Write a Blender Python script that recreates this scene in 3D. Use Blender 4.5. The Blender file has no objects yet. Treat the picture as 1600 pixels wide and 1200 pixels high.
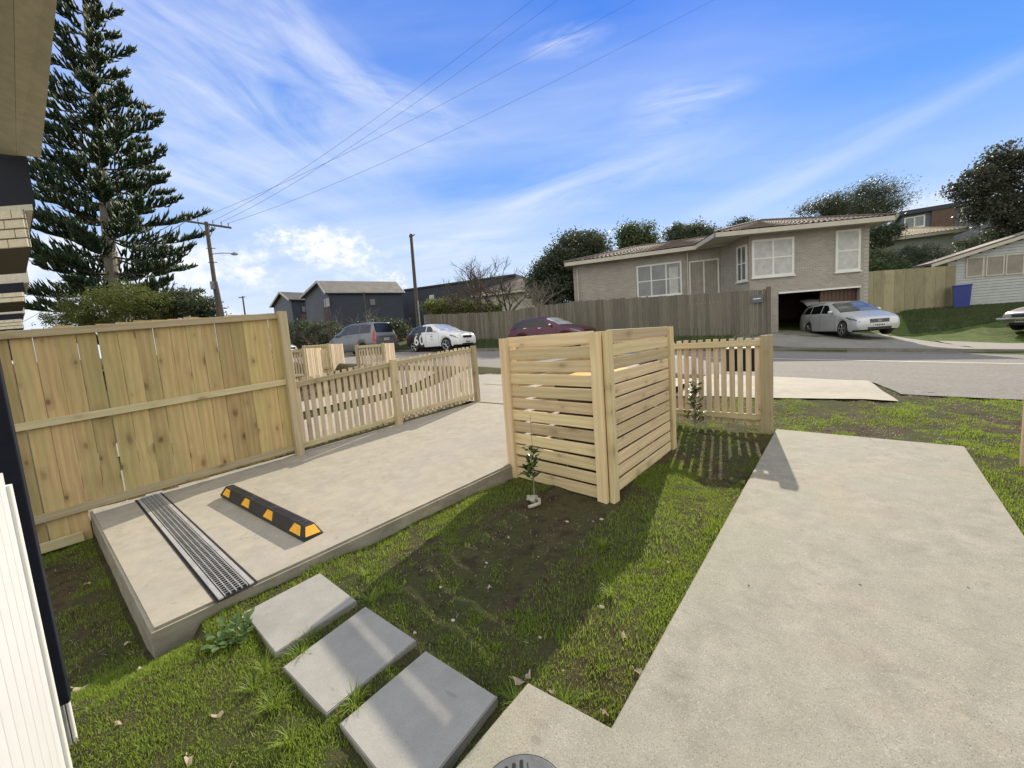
import bpy, bmesh, math, random
import numpy as np
from mathutils import Vector, Matrix, Euler
random.seed(7); rng = np.random.default_rng(7)
scene = bpy.context.scene
COL = scene.collection
rad = math.radians

# ------------------------------------------------------------------ camera
F_PX, PITCH, ROLL, YAW, EYE = 636.27, rad(6.254), rad(-4.207), rad(44.621), 1.5
fw = Vector((-math.sin(YAW)*math.cos(PITCH), math.cos(YAW)*math.cos(PITCH), -math.sin(PITCH)))
rt = fw.cross(Vector((0, 0, 1))).normalized(); up = rt.cross(fw)
CR = math.cos(ROLL)*rt + math.sin(ROLL)*up; CU = math.cos(ROLL)*up - math.sin(ROLL)*rt
cam = bpy.data.cameras.new('camera'); cam_o = bpy.data.objects.new('camera', cam); COL.objects.link(cam_o)
cam.sensor_width = 36; cam.lens = F_PX/1600*36; cam.clip_start = 0.05; cam.clip_end = 3000
cam_o.matrix_world = Matrix(((CR.x, CU.x, -fw.x, 0), (CR.y, CU.y, -fw.y, 0), (CR.z, CU.z, -fw.z, EYE), (0, 0, 0, 1)))
scene.camera = cam_o

# ------------------------------------------------------------------ light
SUN_EL, SUN_AZ = rad(32), rad(17)          # azimuth measured from +Y towards -X
SUN = Vector((-math.sin(SUN_AZ)*math.cos(SUN_EL), math.cos(SUN_AZ)*math.cos(SUN_EL), math.sin(SUN_EL)))
sl = bpy.data.lights.new('sun', 'SUN'); sl.energy = 4.2; sl.angle = rad(0.6); sl.color = (1, .89, .72)
so = bpy.data.objects.new('sun', sl); COL.objects.link(so); so.rotation_euler = SUN.to_track_quat('Z', 'Y').to_euler()
scene.view_settings.view_transform = 'Standard'; scene.view_settings.look = 'None'
scene.view_settings.exposure = 0.5; scene.view_settings.gamma = 1; scene.view_settings.use_curve_mapping = False

def ray(px, py):
    return fw + CR*((px-800)/F_PX) - CU*((py-600)/F_PX)
def at(px, py, D):                          # point at optical depth D
    return Vector((0, 0, EYE)) + ray(px, py)*D
def onroad(px, py):
    lo, hi = 4.0, 60.0; g = lambda D: (lambda q: q.z-float(road_z(q.x)))(at(px, py, D))
    D = 4.0
    while D < 60 and g(D) > 0: D += .1
    q = at(px, py, D); q.z = float(road_z(q.x))+.01; return q
def onp(px, py, a, b=0, c=0):               # on the plane z = a + b x + c y
    d = ray(px, py); t = (a-EYE)/(d.z-b*d.x-c*d.y); q = d*t; q.z += EYE; return q
def atX(px, py, X):
    d = ray(px, py); q = d*(X/d.x); q.z += EYE; return q
def atY(px, py, Y):
    d = ray(px, py); q = d*(Y/d.y); q.z += EYE; return q

# ------------------------------------------------------------------ node helpers
class NT:
    def __init__(s, tree): s.t = tree
    def n(s, typ, **kw):
        nd = s.t.nodes.new(typ); ins = kw.pop('ins', {})
        for k, v in kw.items(): setattr(nd, k, v)
        for k, v in ins.items():
            if isinstance(v, bpy.types.NodeSocket): s.t.links.new(v, nd.inputs[k])
            else: nd.inputs[k].default_value = v
        return nd
    def math(s, op, a, b=0.0, c=0.0, clamp=False):
        nd = s.t.nodes.new('ShaderNodeMath'); nd.operation = op; nd.use_clamp = clamp
        for i, v in enumerate((a, b, c)):
            if isinstance(v, bpy.types.NodeSocket): s.t.links.new(v, nd.inputs[i])
            else: nd.inputs[i].default_value = v
        return nd.outputs[0]
    def mix(s, f, a, b, mode='MIX'):
        nd = s.t.nodes.new('ShaderNodeMix'); nd.data_type = 'RGBA'; nd.blend_type = mode
        for i, v in ((0, f), (6, a), (7, b)):
            if isinstance(v, bpy.types.NodeSocket): s.t.links.new(v, nd.inputs[i])
            elif i == 0: nd.inputs[0].default_value = v
            else: nd.inputs[i].default_value = (*v, 1)
        return nd.outputs[2]
    def noise(s, vec, scale, detail=3, rough=.55, dist=0):
        nd = s.n('ShaderNodeTexNoise', ins={'Scale': scale, 'Detail': detail, 'Roughness': rough, 'Distortion': dist})
        if vec is not None: s.t.links.new(vec, nd.inputs['Vector'])
        return nd.outputs['Fac']
    def ramp(s, f, p0, p1, c0=(0, 0, 0), c1=(1, 1, 1)):
        nd = s.t.nodes.new('ShaderNodeValToRGB'); e = nd.color_ramp.elements
        e[0].position = p0; e[1].position = p1; e[0].color = (*c0, 1); e[1].color = (*c1, 1)
        s.t.links.new(f, nd.inputs[0]); return nd.outputs[0]
    def map(s, vec, scale=(1, 1, 1), loc=(0, 0, 0)):
        nd = s.n('ShaderNodeMapping', ins={'Scale': scale, 'Location': loc}); s.t.links.new(vec, nd.inputs['Vector']); return nd.outputs[0]
    def link(s, a, b): s.t.links.new(a, b)

# ------------------------------------------------------------------ world: Nishita base, blue sky colour and clouds
w = bpy.data.worlds.new('World'); scene.world = w; w.use_nodes = True
W = NT(w.node_tree); w.node_tree.nodes.clear()
def build_world():
    tc = W.n('ShaderNodeTexCoord').outputs['Generated']
    nrm = W.n('ShaderNodeVectorMath', operation='NORMALIZE'); W.link(tc, nrm.inputs[0]); v = nrm.outputs[0]
    sep = W.n('ShaderNodeSeparateXYZ'); W.link(v, sep.inputs[0]); z = sep.outputs[2]
    rp = w.node_tree.nodes.new('ShaderNodeValToRGB'); W.link(z, rp.inputs[0]); cr = rp.color_ramp
    K = .70
    stops = [(0.0, (.74, .85, .98)), (.10, (.56, .72, .98)), (.22, (.36, .58, .97)), (.36, (.115, .36, .95)), (.56, (.035, .225, .86)), (1.0, (.04, .17, .62))]
    cr.elements[0].position = stops[0][0]; cr.elements[0].color = (*[c*K for c in stops[0][1]], 1)
    cr.elements[1].position = 1; cr.elements[1].color = (*[c*K for c in stops[-1][1]], 1)
    for p, c in stops[1:-1]:
        e = cr.elements.new(p); e.color = (*[q*K for q in c], 1)
    sky = rp.outputs[0]
    # cirrus: project the direction on a high flat layer, stretch, two scales
    zc = W.math('MAXIMUM', z, .04)
    px = W.math('DIVIDE', sep.outputs[0], W.math('ADD', zc, .12)); py = W.math('DIVIDE', sep.outputs[1], W.math('ADD', zc, .12))
    cmb = W.n('ShaderNodeCombineXYZ'); W.link(px, cmb.inputs[0]); W.link(py, cmb.inputs[1])
    rot = W.n('ShaderNodeVectorRotate', rotation_type='Z_AXIS', ins={'Angle': rad(-38)}); W.link(cmb.outputs[0], rot.inputs['Vector'])
    m1 = W.map(rot.outputs[0], (.42, 1.1, 1), (3.1, 7.4, 0))
    n1 = W.noise(m1, 1.0, 5, .52, .35)
    m2 = W.map(rot.outputs[0], (.35, .5, 1), (9.3, 1.4, 0))
    n2 = W.noise(m2, .8, 2, .5, .2)
    # more veil towards the left (-X) side of the sky
    left = W.math('MULTIPLY_ADD', sep.outputs[0], -.24, -.06)
    s = W.math('ADD', W.math('ADD', W.math('MULTIPLY', n1, .62), W.math('MULTIPLY', n2, .42)), left)
    cir = W.ramp(s, .44, .78)
    streak = W.noise(W.map(rot.outputs[0], (.8, 5.0, 1), (1, 2, 0)), 1.3, 4, .6, .3)
    cirf = W.math('MULTIPLY', cir, W.math('MULTIPLY_ADD', streak, .9, .25), clamp=True)
    sky = W.mix(W.math('MULTIPLY', cirf, .85), sky, (.78*K*1.02, .86*K*1.02, .98*K*1.02))
    def wisp(px_, py_, r, flat, ang, amp, fr=3.0, sx=.22):
        nonlocal sky
        d = ray(px_, py_).normalized(); side = d.cross(Vector((0, 0, 1))).normalized(); u2 = side.cross(d); ca, sa = math.cos(rad(ang)), math.sin(rad(ang))
        A1, B1 = side*ca+u2*sa, u2*ca-side*sa
        def dot(vec):
            nd = W.n('ShaderNodeVectorMath', operation='DOT_PRODUCT'); W.link(v, nd.inputs[0]); nd.inputs[1].default_value = vec; return nd.outputs['Value']
        a = W.math('DIVIDE', dot(A1), r); b = W.math('DIVIDE', dot(B1), r*flat)
        cm = W.n('ShaderNodeCombineXYZ'); W.link(W.math('MULTIPLY', a, fr*sx), cm.inputs[0]); W.link(W.math('MULTIPLY', b, fr*flat), cm.inputs[1]); cm.inputs[2].default_value = px_*.013
        nz = W.noise(cm.outputs[0], 1.6, 6, .62, .8)
        rr = W.math('SQRT', W.math('ADD', W.math('MULTIPLY', a, a), W.math('MULTIPLY', b, b)))
        f = W.math('MULTIPLY', W.ramp(rr, .15, 1.0, (1, 1, 1), (0, 0, 0)), W.ramp(nz, .34, .72))
        f = W.math('MULTIPLY', W.math('MULTIPLY', f, W.math('GREATER_THAN', dot(d), .3)), amp)
        sky = W.mix(f, sky, (.86*K*1.08, .90*K*1.08, .98*K*1.08))
    wisp(300, 90, .50, .34, -24, .62, 4.0, .3); wisp(560, 130, .30, .14, -14, .7, 4); wisp(250, 230, .38, .30, -18, .7); wisp(420, 20, .30, .25, -28, .5)
    wisp(880, 66, .10, .28, 4, .45); wisp(1075, 150, .13, .22, -6, .6, 2.4); wisp(1030, 190, .12, .2, -4, .4); wisp(880, 300, .42, .16, 10, .6)
    wisp(1440, 180, .38, .05, 17, .28); wisp(1250, 270, .36, .10, 14, .32); wisp(700, 385, .20, .3, 5, .5); wisp(1480, 320, .22, .3, 8, .5); wisp(640, 215, .2, .2, -12, .35)
    # cumulus banks close to the horizon
    def blob(px_, py_, r, flat, amp):
        nonlocal sky
        d = ray(px_, py_).normalized(); side = d.cross(Vector((0, 0, 1))).normalized(); u2 = side.cross(d)
        def dot(vec):
            nd = W.n('ShaderNodeVectorMath', operation='DOT_PRODUCT'); W.link(v, nd.inputs[0]); nd.inputs[1].default_value = vec; return nd.outputs['Value']
        a = W.math('DIVIDE', dot(side), r); b = W.math('DIVIDE', dot(u2), r*flat)
        rr = W.math('SQRT', W.math('ADD', W.math('MULTIPLY', a, a), W.math('MULTIPLY', b, b)))
        nz = W.noise(W.map(v, (1, 1, 1.4), (px_*.01, 0, 0)), 2.6/r*.9, 6, .6, .15)
        f = W.math('ADD', W.math('SUBTRACT', 1.0, rr), W.math('MULTIPLY_ADD', nz, 2.4, -1.25))
        f = W.ramp(f, .02, .62)
        front = W.math('GREATER_THAN', dot(d), .3)
        f = W.math('MULTIPLY', W.math('MULTIPLY', f, front), amp)
        shade = W.ramp(W.noise(W.map(v, (1, 1, 1.6), (2, px_*.02, .05)), 5/r, 4, .55), .35, .7, (.66*K, .77*K, .98*K), (1.30*K, 1.26*K, 1.20*K))
        sky = W.mix(f, sky, shade)
    blob(515, 388, .115, .42, 1.0); blob(450, 368, .06, .30, .8); blob(330, 420, .15, .35, .75); blob(240, 405, .14, .36, .75)
    blob(60, 480, .3, .35, .7); blob(560, 420, .10, .40, .35); blob(610, 440, .05, .5, .6); blob(90, 430, .2, .5, .4)
    blob(1480, 330, .10, .4, .35)
    # broad bright cloud added behind the camera, out of view, as warm fill light
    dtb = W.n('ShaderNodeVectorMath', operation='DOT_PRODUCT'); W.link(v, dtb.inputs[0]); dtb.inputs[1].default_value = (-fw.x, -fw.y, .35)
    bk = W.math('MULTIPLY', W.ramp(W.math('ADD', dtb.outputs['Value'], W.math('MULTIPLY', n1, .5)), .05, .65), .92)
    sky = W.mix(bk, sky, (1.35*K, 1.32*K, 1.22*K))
    nish = W.n('ShaderNodeTexSky', sky_type='NISHITA'); nish.sun_disc = False
    nish.sun_elevation = SUN_EL; nish.sun_rotation = -SUN_AZ
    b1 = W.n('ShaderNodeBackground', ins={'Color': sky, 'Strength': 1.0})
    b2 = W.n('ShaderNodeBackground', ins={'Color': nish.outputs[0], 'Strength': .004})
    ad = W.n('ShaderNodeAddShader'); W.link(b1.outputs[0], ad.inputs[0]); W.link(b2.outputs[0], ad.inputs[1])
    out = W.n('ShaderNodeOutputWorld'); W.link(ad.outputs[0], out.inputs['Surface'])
build_world()

# ------------------------------------------------------------------ materials
MATS = {}
def new_mat(name):
    m = bpy.data.materials.new(name); m.use_nodes = True; N = NT(m.node_tree); b = m.node_tree.nodes['Principled BSDF']; MATS[name] = m
    return m, N, b
def rnd_obj(N):
    return N.n('ShaderNodeObjectInfo').outputs['Random']
def bump(N, b, h, dist=.003, strength=.6):
    bp = N.n('ShaderNodeBump', ins={'Strength': strength, 'Distance': dist, 'Height': h}); N.link(bp.outputs[0], b.inputs['Normal'])
def simple(name, col, rough=.6, var=.12, scale=6, metal=0, bumpd=0, spec=.5):
    m, N, b = new_mat(name)
    tc = N.n('ShaderNodeTexCoord').outputs['Object']
    nz = N.noise(tc, scale, 4, .6)
    c = N.mix(N.ramp(nz, .3, .7), tuple(x*(1-var) for x in col), tuple(min(1, x*(1+var)) for x in col))
    N.link(c, b.inputs['Base Color']); b.inputs['Roughness'].default_value = rough; b.inputs['Metallic'].default_value = metal
    b.inputs['Specular IOR Level'].default_value = spec
    if bumpd: bump(N, b, N.noise(tc, scale*8, 3), bumpd)
    return m
def wood(name, light, dark, green=0.0, knots=.5, rough=.75, grain=1.0, dirt=0.0, mossy=(.27, .27, .10)):
    """timber with the grain along local X; every board gets its own offset and tint"""
    m, N, b = new_mat(name)
    tc = N.n('ShaderNodeTexCoord').outputs['Object']; r = rnd_obj(N)
    off = N.n('ShaderNodeCombineXYZ'); N.link(N.math('MULTIPLY', r, 37.0), off.inputs[0]); N.link(N.math('MULTIPLY', r, 91.0), off.inputs[1]); N.link(N.math('MULTIPLY', r, 53.0), off.inputs[2])
    va = N.n('ShaderNodeVectorMath', operation='ADD'); N.link(tc, va.inputs[0]); N.link(off.outputs[0], va.inputs[1]); v = va.outputs[0]
    warp = N.noise(N.map(v, (.9, 5, 5)), 1.0, 2, .5)
    g0 = N.n('ShaderNodeSeparateXYZ'); N.link(v, g0.inputs[0])
    ring = N.math('SINE', N.math('ADD', N.math('MULTIPLY', N.math('ADD', g0.outputs[1], g0.outputs[2]), 95.0*grain), N.math('MULTIPLY', warp, 12.0)))
    fine = N.noise(N.map(v, (3, 130, 130)), 1.0, 3, .6)
    gr = N.math('ADD', N.math('MULTIPLY', N.math('MULTIPLY_ADD', ring, .5, .5), .20), N.math('MULTIPLY', fine, .80))
    c = N.mix(N.ramp(gr, .28, .78), dark, light)
    blotch = N.noise(N.map(v, (1.6, 6, 6)), 1.0, 3, .6)
    c = N.mix(N.math('MULTIPLY', N.ramp(blotch, .45, .7), green), c, mossy)
    # knots
    vo = N.n('ShaderNodeTexVoronoi', voronoi_dimensions='2D', ins={'Scale': 1.0, 'Randomness': 1.0}); N.link(N.map(v, (3.1, 6.0, 1.5)), vo.inputs['Vector'])
    kd = vo.outputs['Distance']; rr0 = N.n('ShaderNodeSeparateColor'); N.link(vo.outputs['Color'], rr0.inputs[0])
    kd = N.math('ADD', N.math('MULTIPLY', kd, N.math('MULTIPLY_ADD', rr0.outputs[2], 1.1, .65)), N.math('MULTIPLY_ADD', N.noise(N.map(v, (9, 22, 9)), 1.0, 3, .6), .22, -.11)); kn = N.ramp(kd, .04, .17, (1, 1, 1), (0, 0, 0)); hal = N.ramp(kd, .08, .50, (1, 1, 1), (0, 0, 0))
    rr = N.n('ShaderNodeSeparateColor'); N.link(vo.outputs['Color'], rr.inputs[0]); pick = N.math('MULTIPLY', N.math('GREATER_THAN', rr.outputs[0], .50), N.math('MULTIPLY_ADD', rr.outputs[1], .75, .30), clamp=True)
    c = N.mix(N.math('MULTIPLY', N.math('MULTIPLY', hal, pick), knots*.55), c, (.23, .16, .075))
    c = N.mix(N.math('MULTIPLY', N.math('MULTIPLY', kn, pick), knots), c, (.16, .075, .035))
    hv = N.n('ShaderNodeHueSaturation', ins={'Hue': .5, 'Saturation': 1.0}); N.link(N.math('MULTIPLY_ADD', r, .46, .76), hv.inputs['Value']); N.link(c, hv.inputs['Color'])
    N.link(N.math('MULTIPLY_ADD', N.math('FRACT', N.math('MULTIPLY', r, 7.3)), .02, .488), hv.inputs['Hue'])
    c = hv.outputs[0]
    if dirt:
        geo = N.n('ShaderNodeNewGeometry').outputs['Position']
        c = N.mix(N.math('MULTIPLY', N.ramp(N.noise(N.map(geo, (3, 3, 1.4)), 1.0, 5, .65), .5, .72), dirt), c, (.15, .12, .07))
    N.link(c, b.inputs['Base Color']); b.inputs['Roughness'].default_value = rough; b.inputs['Specular IOR Level'].default_value = .3
    bump(N, b, gr, .0015, .5)
    return m
wood('fence_wood', (.55, .415, .20), (.38, .275, .122), green=.55, knots=.95, dirt=.20, mossy=(.34, .32, .13))
wood('rail_wood', (.55, .475, .30), (.42, .35, .205), green=.35, knots=.5, mossy=(.40, .38, .17))
wood('pine', (.75, .60, .365), (.57, .435, .24), green=.12, knots=.4, rough=.6, grain=1.2, mossy=(.5, .47, .25))
wood('picket_wood', (.70, .58, .41), (.54, .43, .28), green=.10, knots=.3, grain=1.4)
wood('grey_wood', (.25, .225, .175), (.13, .115, .09), green=.3, knots=.2, dirt=.3, mossy=(.08, .085, .06))
wood('ply_wood', (.38, .345, .215), (.28, .25, .15), green=.5, knots=.25, dirt=.5, mossy=(.30, .27, .15))

def concrete(name, base, dark, speck=0.0, hairs=.45, stain=(.30, .27, .22), stainf=.5, bscale=60, warm=None, crack=False):
    m, N, b = new_mat(name)
    v = N.n('ShaderNodeNewGeometry').outputs['Position']
    big = N.noise(v, 1.1, 5, .6, .4); mid = N.noise(v, 7, 5, .65, .3); fine = N.noise(v, 140, 3, .7)
    c = N.mix(N.ramp(mid, .32, .68), dark, base)
    c = N.mix(N.math('MULTIPLY', N.ramp(big, .46, .70), stainf), c, stain)
    if warm: c = N.mix(N.math('MULTIPLY', N.ramp(N.noise(N.map(v, (1, 1, 1), (5, 3, 1)), 2.3, 4, .6), .5, .72), .55), c, warm)
    c = N.mix(N.math('MULTIPLY', N.ramp(fine, .35, .7), .25), c, tuple(x*.62 for x in dark))
    if speck:
        s1 = N.ramp(N.noise(v, 210, 2, .8), .55, .68)
        s2 = N.ramp(N.noise(v, 130, 2, .8), .58, .72)
        c = N.mix(N.math('MULTIPLY', s1, speck), c, tuple(x*.45 for x in dark))
        c = N.mix(N.math('MULTIPLY', s2, speck*.8), c, tuple(min(1, x*1.35) for x in base))
    # cloudy wear, drips and fine hairline marks
    cl = N.noise(N.map(v, (.7, 1.6, 1), (11, 4, 0)), 2.2, 6, .7, 1.2); c = N.mix(N.math('MULTIPLY', N.ramp(cl, .50, .66), .30), c, tuple(x*.72 for x in base))
    hl = N.noise(N.map(v, (1.3, 1.3, 1), (3, 9, 0)), 1.5, 3, .55, .6); hair = N.ramp(N.math('ABSOLUTE', N.math('SUBTRACT', hl, .5)), .0, .0035, (1, 1, 1), (0, 0, 0))
    hm = N.ramp(N.noise(v, .9, 2), .52, .60); c = N.mix(N.math('MULTIPLY', N.math('MULTIPLY', hair, hm), hairs), c, tuple(x*.45 for x in dark))
    # small pits and trowel dashes
    pit = N.ramp(N.noise(N.map(v, (9, 22, 9)), 1.0, 2, .4), .70, .76)
    c = N.mix(N.math('MULTIPLY', pit, .35), c, tuple(x*.5 for x in dark))
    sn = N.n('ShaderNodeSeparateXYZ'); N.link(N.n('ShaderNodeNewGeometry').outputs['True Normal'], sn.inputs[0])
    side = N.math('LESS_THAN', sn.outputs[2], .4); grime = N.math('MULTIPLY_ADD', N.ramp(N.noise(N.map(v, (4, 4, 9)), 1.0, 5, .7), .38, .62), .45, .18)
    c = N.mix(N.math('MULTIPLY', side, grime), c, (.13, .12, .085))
    N.link(c, b.inputs['Base Color']); b.inputs['Roughness'].default_value = .82; b.inputs['Specular IOR Level'].default_value = .25
    h = N.math('ADD', N.math('MULTIPLY', fine, .5), mid); bump(N, b, h, .004, .5)
    return m
concrete('drive_concrete', (.42, .385, .31), (.325, .295, .23), 0.15, .45, stain=(.34, .325, .29), stainf=.55, warm=(.47, .41, .31))
concrete('path_concrete', (.355, .335, .272), (.245, .23, .182), 1.0, stain=(.29, .295, .22), stainf=.9, warm=(.38, .325, .24))
concrete('paver_concrete', (.35, .34, .305), (.28, .272, .243), .25, 0.0, stain=(.42, .41, .375), stainf=.5)
concrete('kerb_concrete', (.30, .285, .25), (.22, .21, .18), .3, stain=(.16, .15, .12), stainf=.6)

def asphalt():
    m, N, b = new_mat('asphalt')
    v = N.n('ShaderNodeNewGeometry').outputs['Position']
    big = N.noise(N.map(v, (.5, 2.2, 1)), 1.0, 4, .6); f = N.noise(v, 60, 4, .8); f2 = N.noise(v, 16, 3, .7)
    c = N.mix(N.ramp(N.math('ADD', N.math('MULTIPLY', f, .6), N.math('MULTIPLY', f2, .4)), .35, .66), (.13, .12, .105), (.34, .32, .285))
    c = N.mix(N.math('MULTIPLY', N.ramp(big, .45, .65), .5), c, (.20, .185, .16))
    N.link(c, b.inputs['Base Color']); b.inputs['Roughness'].default_value = .9; b.inputs['Specular IOR Level'].default_value = .15
    bump(N, b, f, .01, .8)
asphalt()
def soil():
    m, N, b = new_mat('soil')
    v = N.n('ShaderNodeNewGeometry').outputs['Position']
    big = N.noise(v, 1.3, 4, .6, .5); mid = N.noise(v, 9, 5, .7, .5); f = N.noise(v, 70, 4, .75)
    c = N.mix(N.ramp(mid, .35, .65), (.038, .029, .016), (.12, .092, .05))
    c = N.mix(N.math('MULTIPLY', N.ramp(N.math('ADD', N.math('MULTIPLY', big, .6), N.math('MULTIPLY', mid, .4)), .42, .58), .85), c, (.055, .075, .018))
    c = N.mix(N.math('MULTIPLY', N.ramp(f, .55, .75), .5), c, (.20, .17, .11))
    gr2 = N.noise(v, 190, 3, .8); c = N.mix(N.math('MULTIPLY', N.ramp(gr2, .52, .62), .55), c, (.03, .023, .013)); c = N.mix(N.math('MULTIPLY', N.ramp(N.noise(v, 260, 2, .8), .60, .68), .6), c, (.24, .20, .13))
    # far away the ground reads as grass
    sp = N.n('ShaderNodeSeparateXYZ'); N.link(v, sp.inputs[0])
    far = N.ramp(N.math('DIVIDE', sp.outputs[1], 40.0), .42, .47)
    gcol = N.mix(N.ramp(N.noise(v, 3, 5, .7), .35, .65), (.045, .075, .018), (.11, .15, .035))
    c = N.mix(far, c, gcol)
    N.link(c, b.inputs['Base Color']); b.inputs['Roughness'].default_value = .95; b.inputs['Specular IOR Level'].default_value = .15
    bump(N, b, N.math('ADD', mid, N.math('MULTIPLY', f, .7)), .03, .9)
soil()
def leafmat(name, a, c2, trans=.35, rough=.5, bright=1.0):
    m, N, b = new_mat(name)
    g = N.n('ShaderNodeNewGeometry'); r = g.outputs['Random Per Island']
    nz = N.noise(g.outputs['Position'], 1.3, 2)
    f = N.math('ADD', N.math('MULTIPLY', r, .6), N.math('MULTIPLY', nz, .4))
    c = N.mix(N.ramp(f, .2, .8), a, c2)
    N.link(c, b.inputs['Base Color']); b.inputs['Roughness'].default_value = rough; b.inputs['Specular IOR Level'].default_value = .35
    tr = N.n('ShaderNodeBsdfTranslucent'); tc = N.mix(.5, c, tuple(min(1, x*1.6) for x in c2)); N.link(tc, tr.inputs[0])
    mx = N.n('ShaderNodeMixShader', ins={'Fac': trans}); N.link(b.outputs[0], mx.inputs[1]); N.link(tr.outputs[0], mx.inputs[2])
    N.link(mx.outputs[0], m.node_tree.nodes['Material Output'].inputs['Surface'])
    return m
leafmat('grass_blades', (.07, .12, .018), (.29, .38, .05), .45)
leafmat('pine_leaf', (.025, .055, .030), (.085, .125, .060), .22)
leafmat('dark_leaf', (.028, .042, .022), (.085, .105, .050), .28, .45)
leafmat('mid_leaf', (.045, .070, .030), (.12, .15, .06), .3)
leafmat('yellow_leaf', (.035, .055, .015), (.17, .19, .045), .35)
leafmat('grey_leaf', (.045, .065, .04), (.13, .15, .09), .3)
leafmat('red_leaf', (.030, .042, .026), (.09, .09, .055), .25)
leafmat('citrus_leaf', (.03, .07, .015), (.10, .17, .035), .35, .3)
leafmat('weed_leaf', (.06, .11, .03), (.14, .22, .065), .35, .4)
leafmat('dry_leaf', (.32, .22, .14), (.60, .50, .38), .25, .7)
leafmat('pebble', (.16, .14, .11), (.46, .42, .35), 0.0, .8)
simple('bark', (.10, .08, .058), .9, .35, 9, bumpd=.01)
simple('pale_bark', (.22, .19, .15), .9, .3, 9)
simple('pole_wood', (.075, .062, .05), .85, .25, 5)
simple('black_rubber', (.022, .021, .020), .6, .25, 9, bumpd=.002)
simple('yellow_reflector', (.85, .42, .035), .4, .10, 12)
simple('galvanised', (.42, .415, .395), .5, .15, 8, metal=.25)
simple('drain_dark', (.010, .010, .010), .8, .2, 8)
simple('drain_cover', (.09, .098, .10), .6, .2, 20, bumpd=.002)
simple('navy_cladding', (.005, .007, .015), .6, .25, 30, spec=.2)
simple('dark_cladding', (.035, .042, .06), .7, .15, 1.5)
simple('grey_cladding', (.13, .14, .16), .7, .15, 1.5)
simple('brown_cladding', (.11, .065, .045), .7, .2, 2)
simple('corrugated_grey', (.26, .24, .21), .45, .15, 1.5, metal=.2)
simple('beige_render', (.62, .575, .48), .85, .12, 12, bumpd=.002)
simple('cream_render', (.60, .56, .46), .85, .10, 12, bumpd=.002)
simple('cream_brick', (.70, .62, .46), .85, .10, 25, bumpd=.002)
simple('mortar', (.10, .09, .08), .9, .15, 25)
simple('white_paint', (.62, .625, .62), .45, .04, 3)
simple('white_trim', (.72, .71, .66), .5, .06, 3)
simple('cream_trim', (.50, .46, .38), .5, .08, 3)
simple('weathered_grey', (.26, .25, .23), .8, .3, 14)
simple('net_curtain', (.50, .50, .48), .9, .15, 4)
simple('roof_tile', (.135, .11, .09), .75, .3, 2.5)
simple('cream_roof', (.55, .47, .33), .6, .2, 1.2)
simple('weatherboard', (.42, .43, .42), .6, .10, 3)
simple('board_blind', (.28, .25, .21), .8, .15, 3)
simple('dark_inside', (.012, .012, .012), .9, .1, 3)
simple('blue_plastic', (.03, .055, .26), .45, .1, 3)
simple('paint_line', (.75, .74, .70), .7, .2, 20)
simple('plastic_white', (.75, .75, .72), .5, .1, 20)
simple('sack_plastic', (.40, .37, .30), .6, .2, 40, bumpd=.003)
simple('lime_plastic', (.45, .75, .06), .5, .05, 3)
simple('tyre', (.02, .02, .02), .75, .1, 5)
simple('rim_metal', (.45, .45, .46), .3, .08, 5, metal=.9)
simple('chrome', (.75, .75, .76), .12, .03, 5, metal=1)
simple('black_trim', (.02, .02, .022), .4, .1, 5)
simple('plate_white', (.75, .75, .73), .5, .03, 5)
simple('plate_ink', (.03, .03, .03), .5, .03, 5)
simple('tail_red', (.45, .02, .02), .2, .1, 5)
simple('wire_black', (.05, .05, .055), .6, .1, 5)
simple('lamp_metal', (.25, .25, .26), .5, .1, 5)
def paint(name, col, metal=.5, rough=.28):
    m, N, b = new_mat(name)
    v = N.n('ShaderNodeNewGeometry').outputs['Position']
    c = N.mix(N.ramp(N.noise(v, 1.6, 4, .6), .3, .75), tuple(x*.9 for x in col), col)
    N.link(c, b.inputs['Base Color']); b.inputs['Metallic'].default_value = metal; b.inputs['Roughness'].default_value = rough
    b.inputs['Coat Weight'].default_value = .35; b.inputs['Coat Roughness'].default_value = .06
paint('paint_silver', (.60, .61, .61), .35, .38)
paint('paint_white', (.78, .79, .80), 0)
paint('paint_black', (.018, .019, .021), 0)
paint('paint_grey', (.20, .20, .205), .6)
paint('paint_maroon', (.09, .018, .035), .35)
paint('paint_pink', (.42, .36, .36), .5)
def glassy(name, col, rough=.06, spec=.8):
    m, N, b = new_mat(name); b.inputs['Roughness'].default_value = rough
    v = N.n('ShaderNodeNewGeometry').outputs['Position']
    c = N.mix(N.ramp(N.noise(v, 1.1, 3, .6), .4, .62), tuple(x*.6 for x in col), col); N.link(c, b.inputs['Base Color'])
    b.inputs['Specular IOR Level'].default_value = spec; b.inputs['Coat Weight'].default_value = .5
glassy('car_glass', (.012, .014, .016), .12, .35); glassy('windscreen_glass', (.12, .13, .13), .05, 1.0)
glassy('lamp_glass', (.62, .64, .66), .1); glassy('head_glass', (.16, .17, .18), .08); glassy('window_glass', (.13, .14, .145), .08); glassy('dark_glass', (.035, .045, .055), .08)
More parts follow.
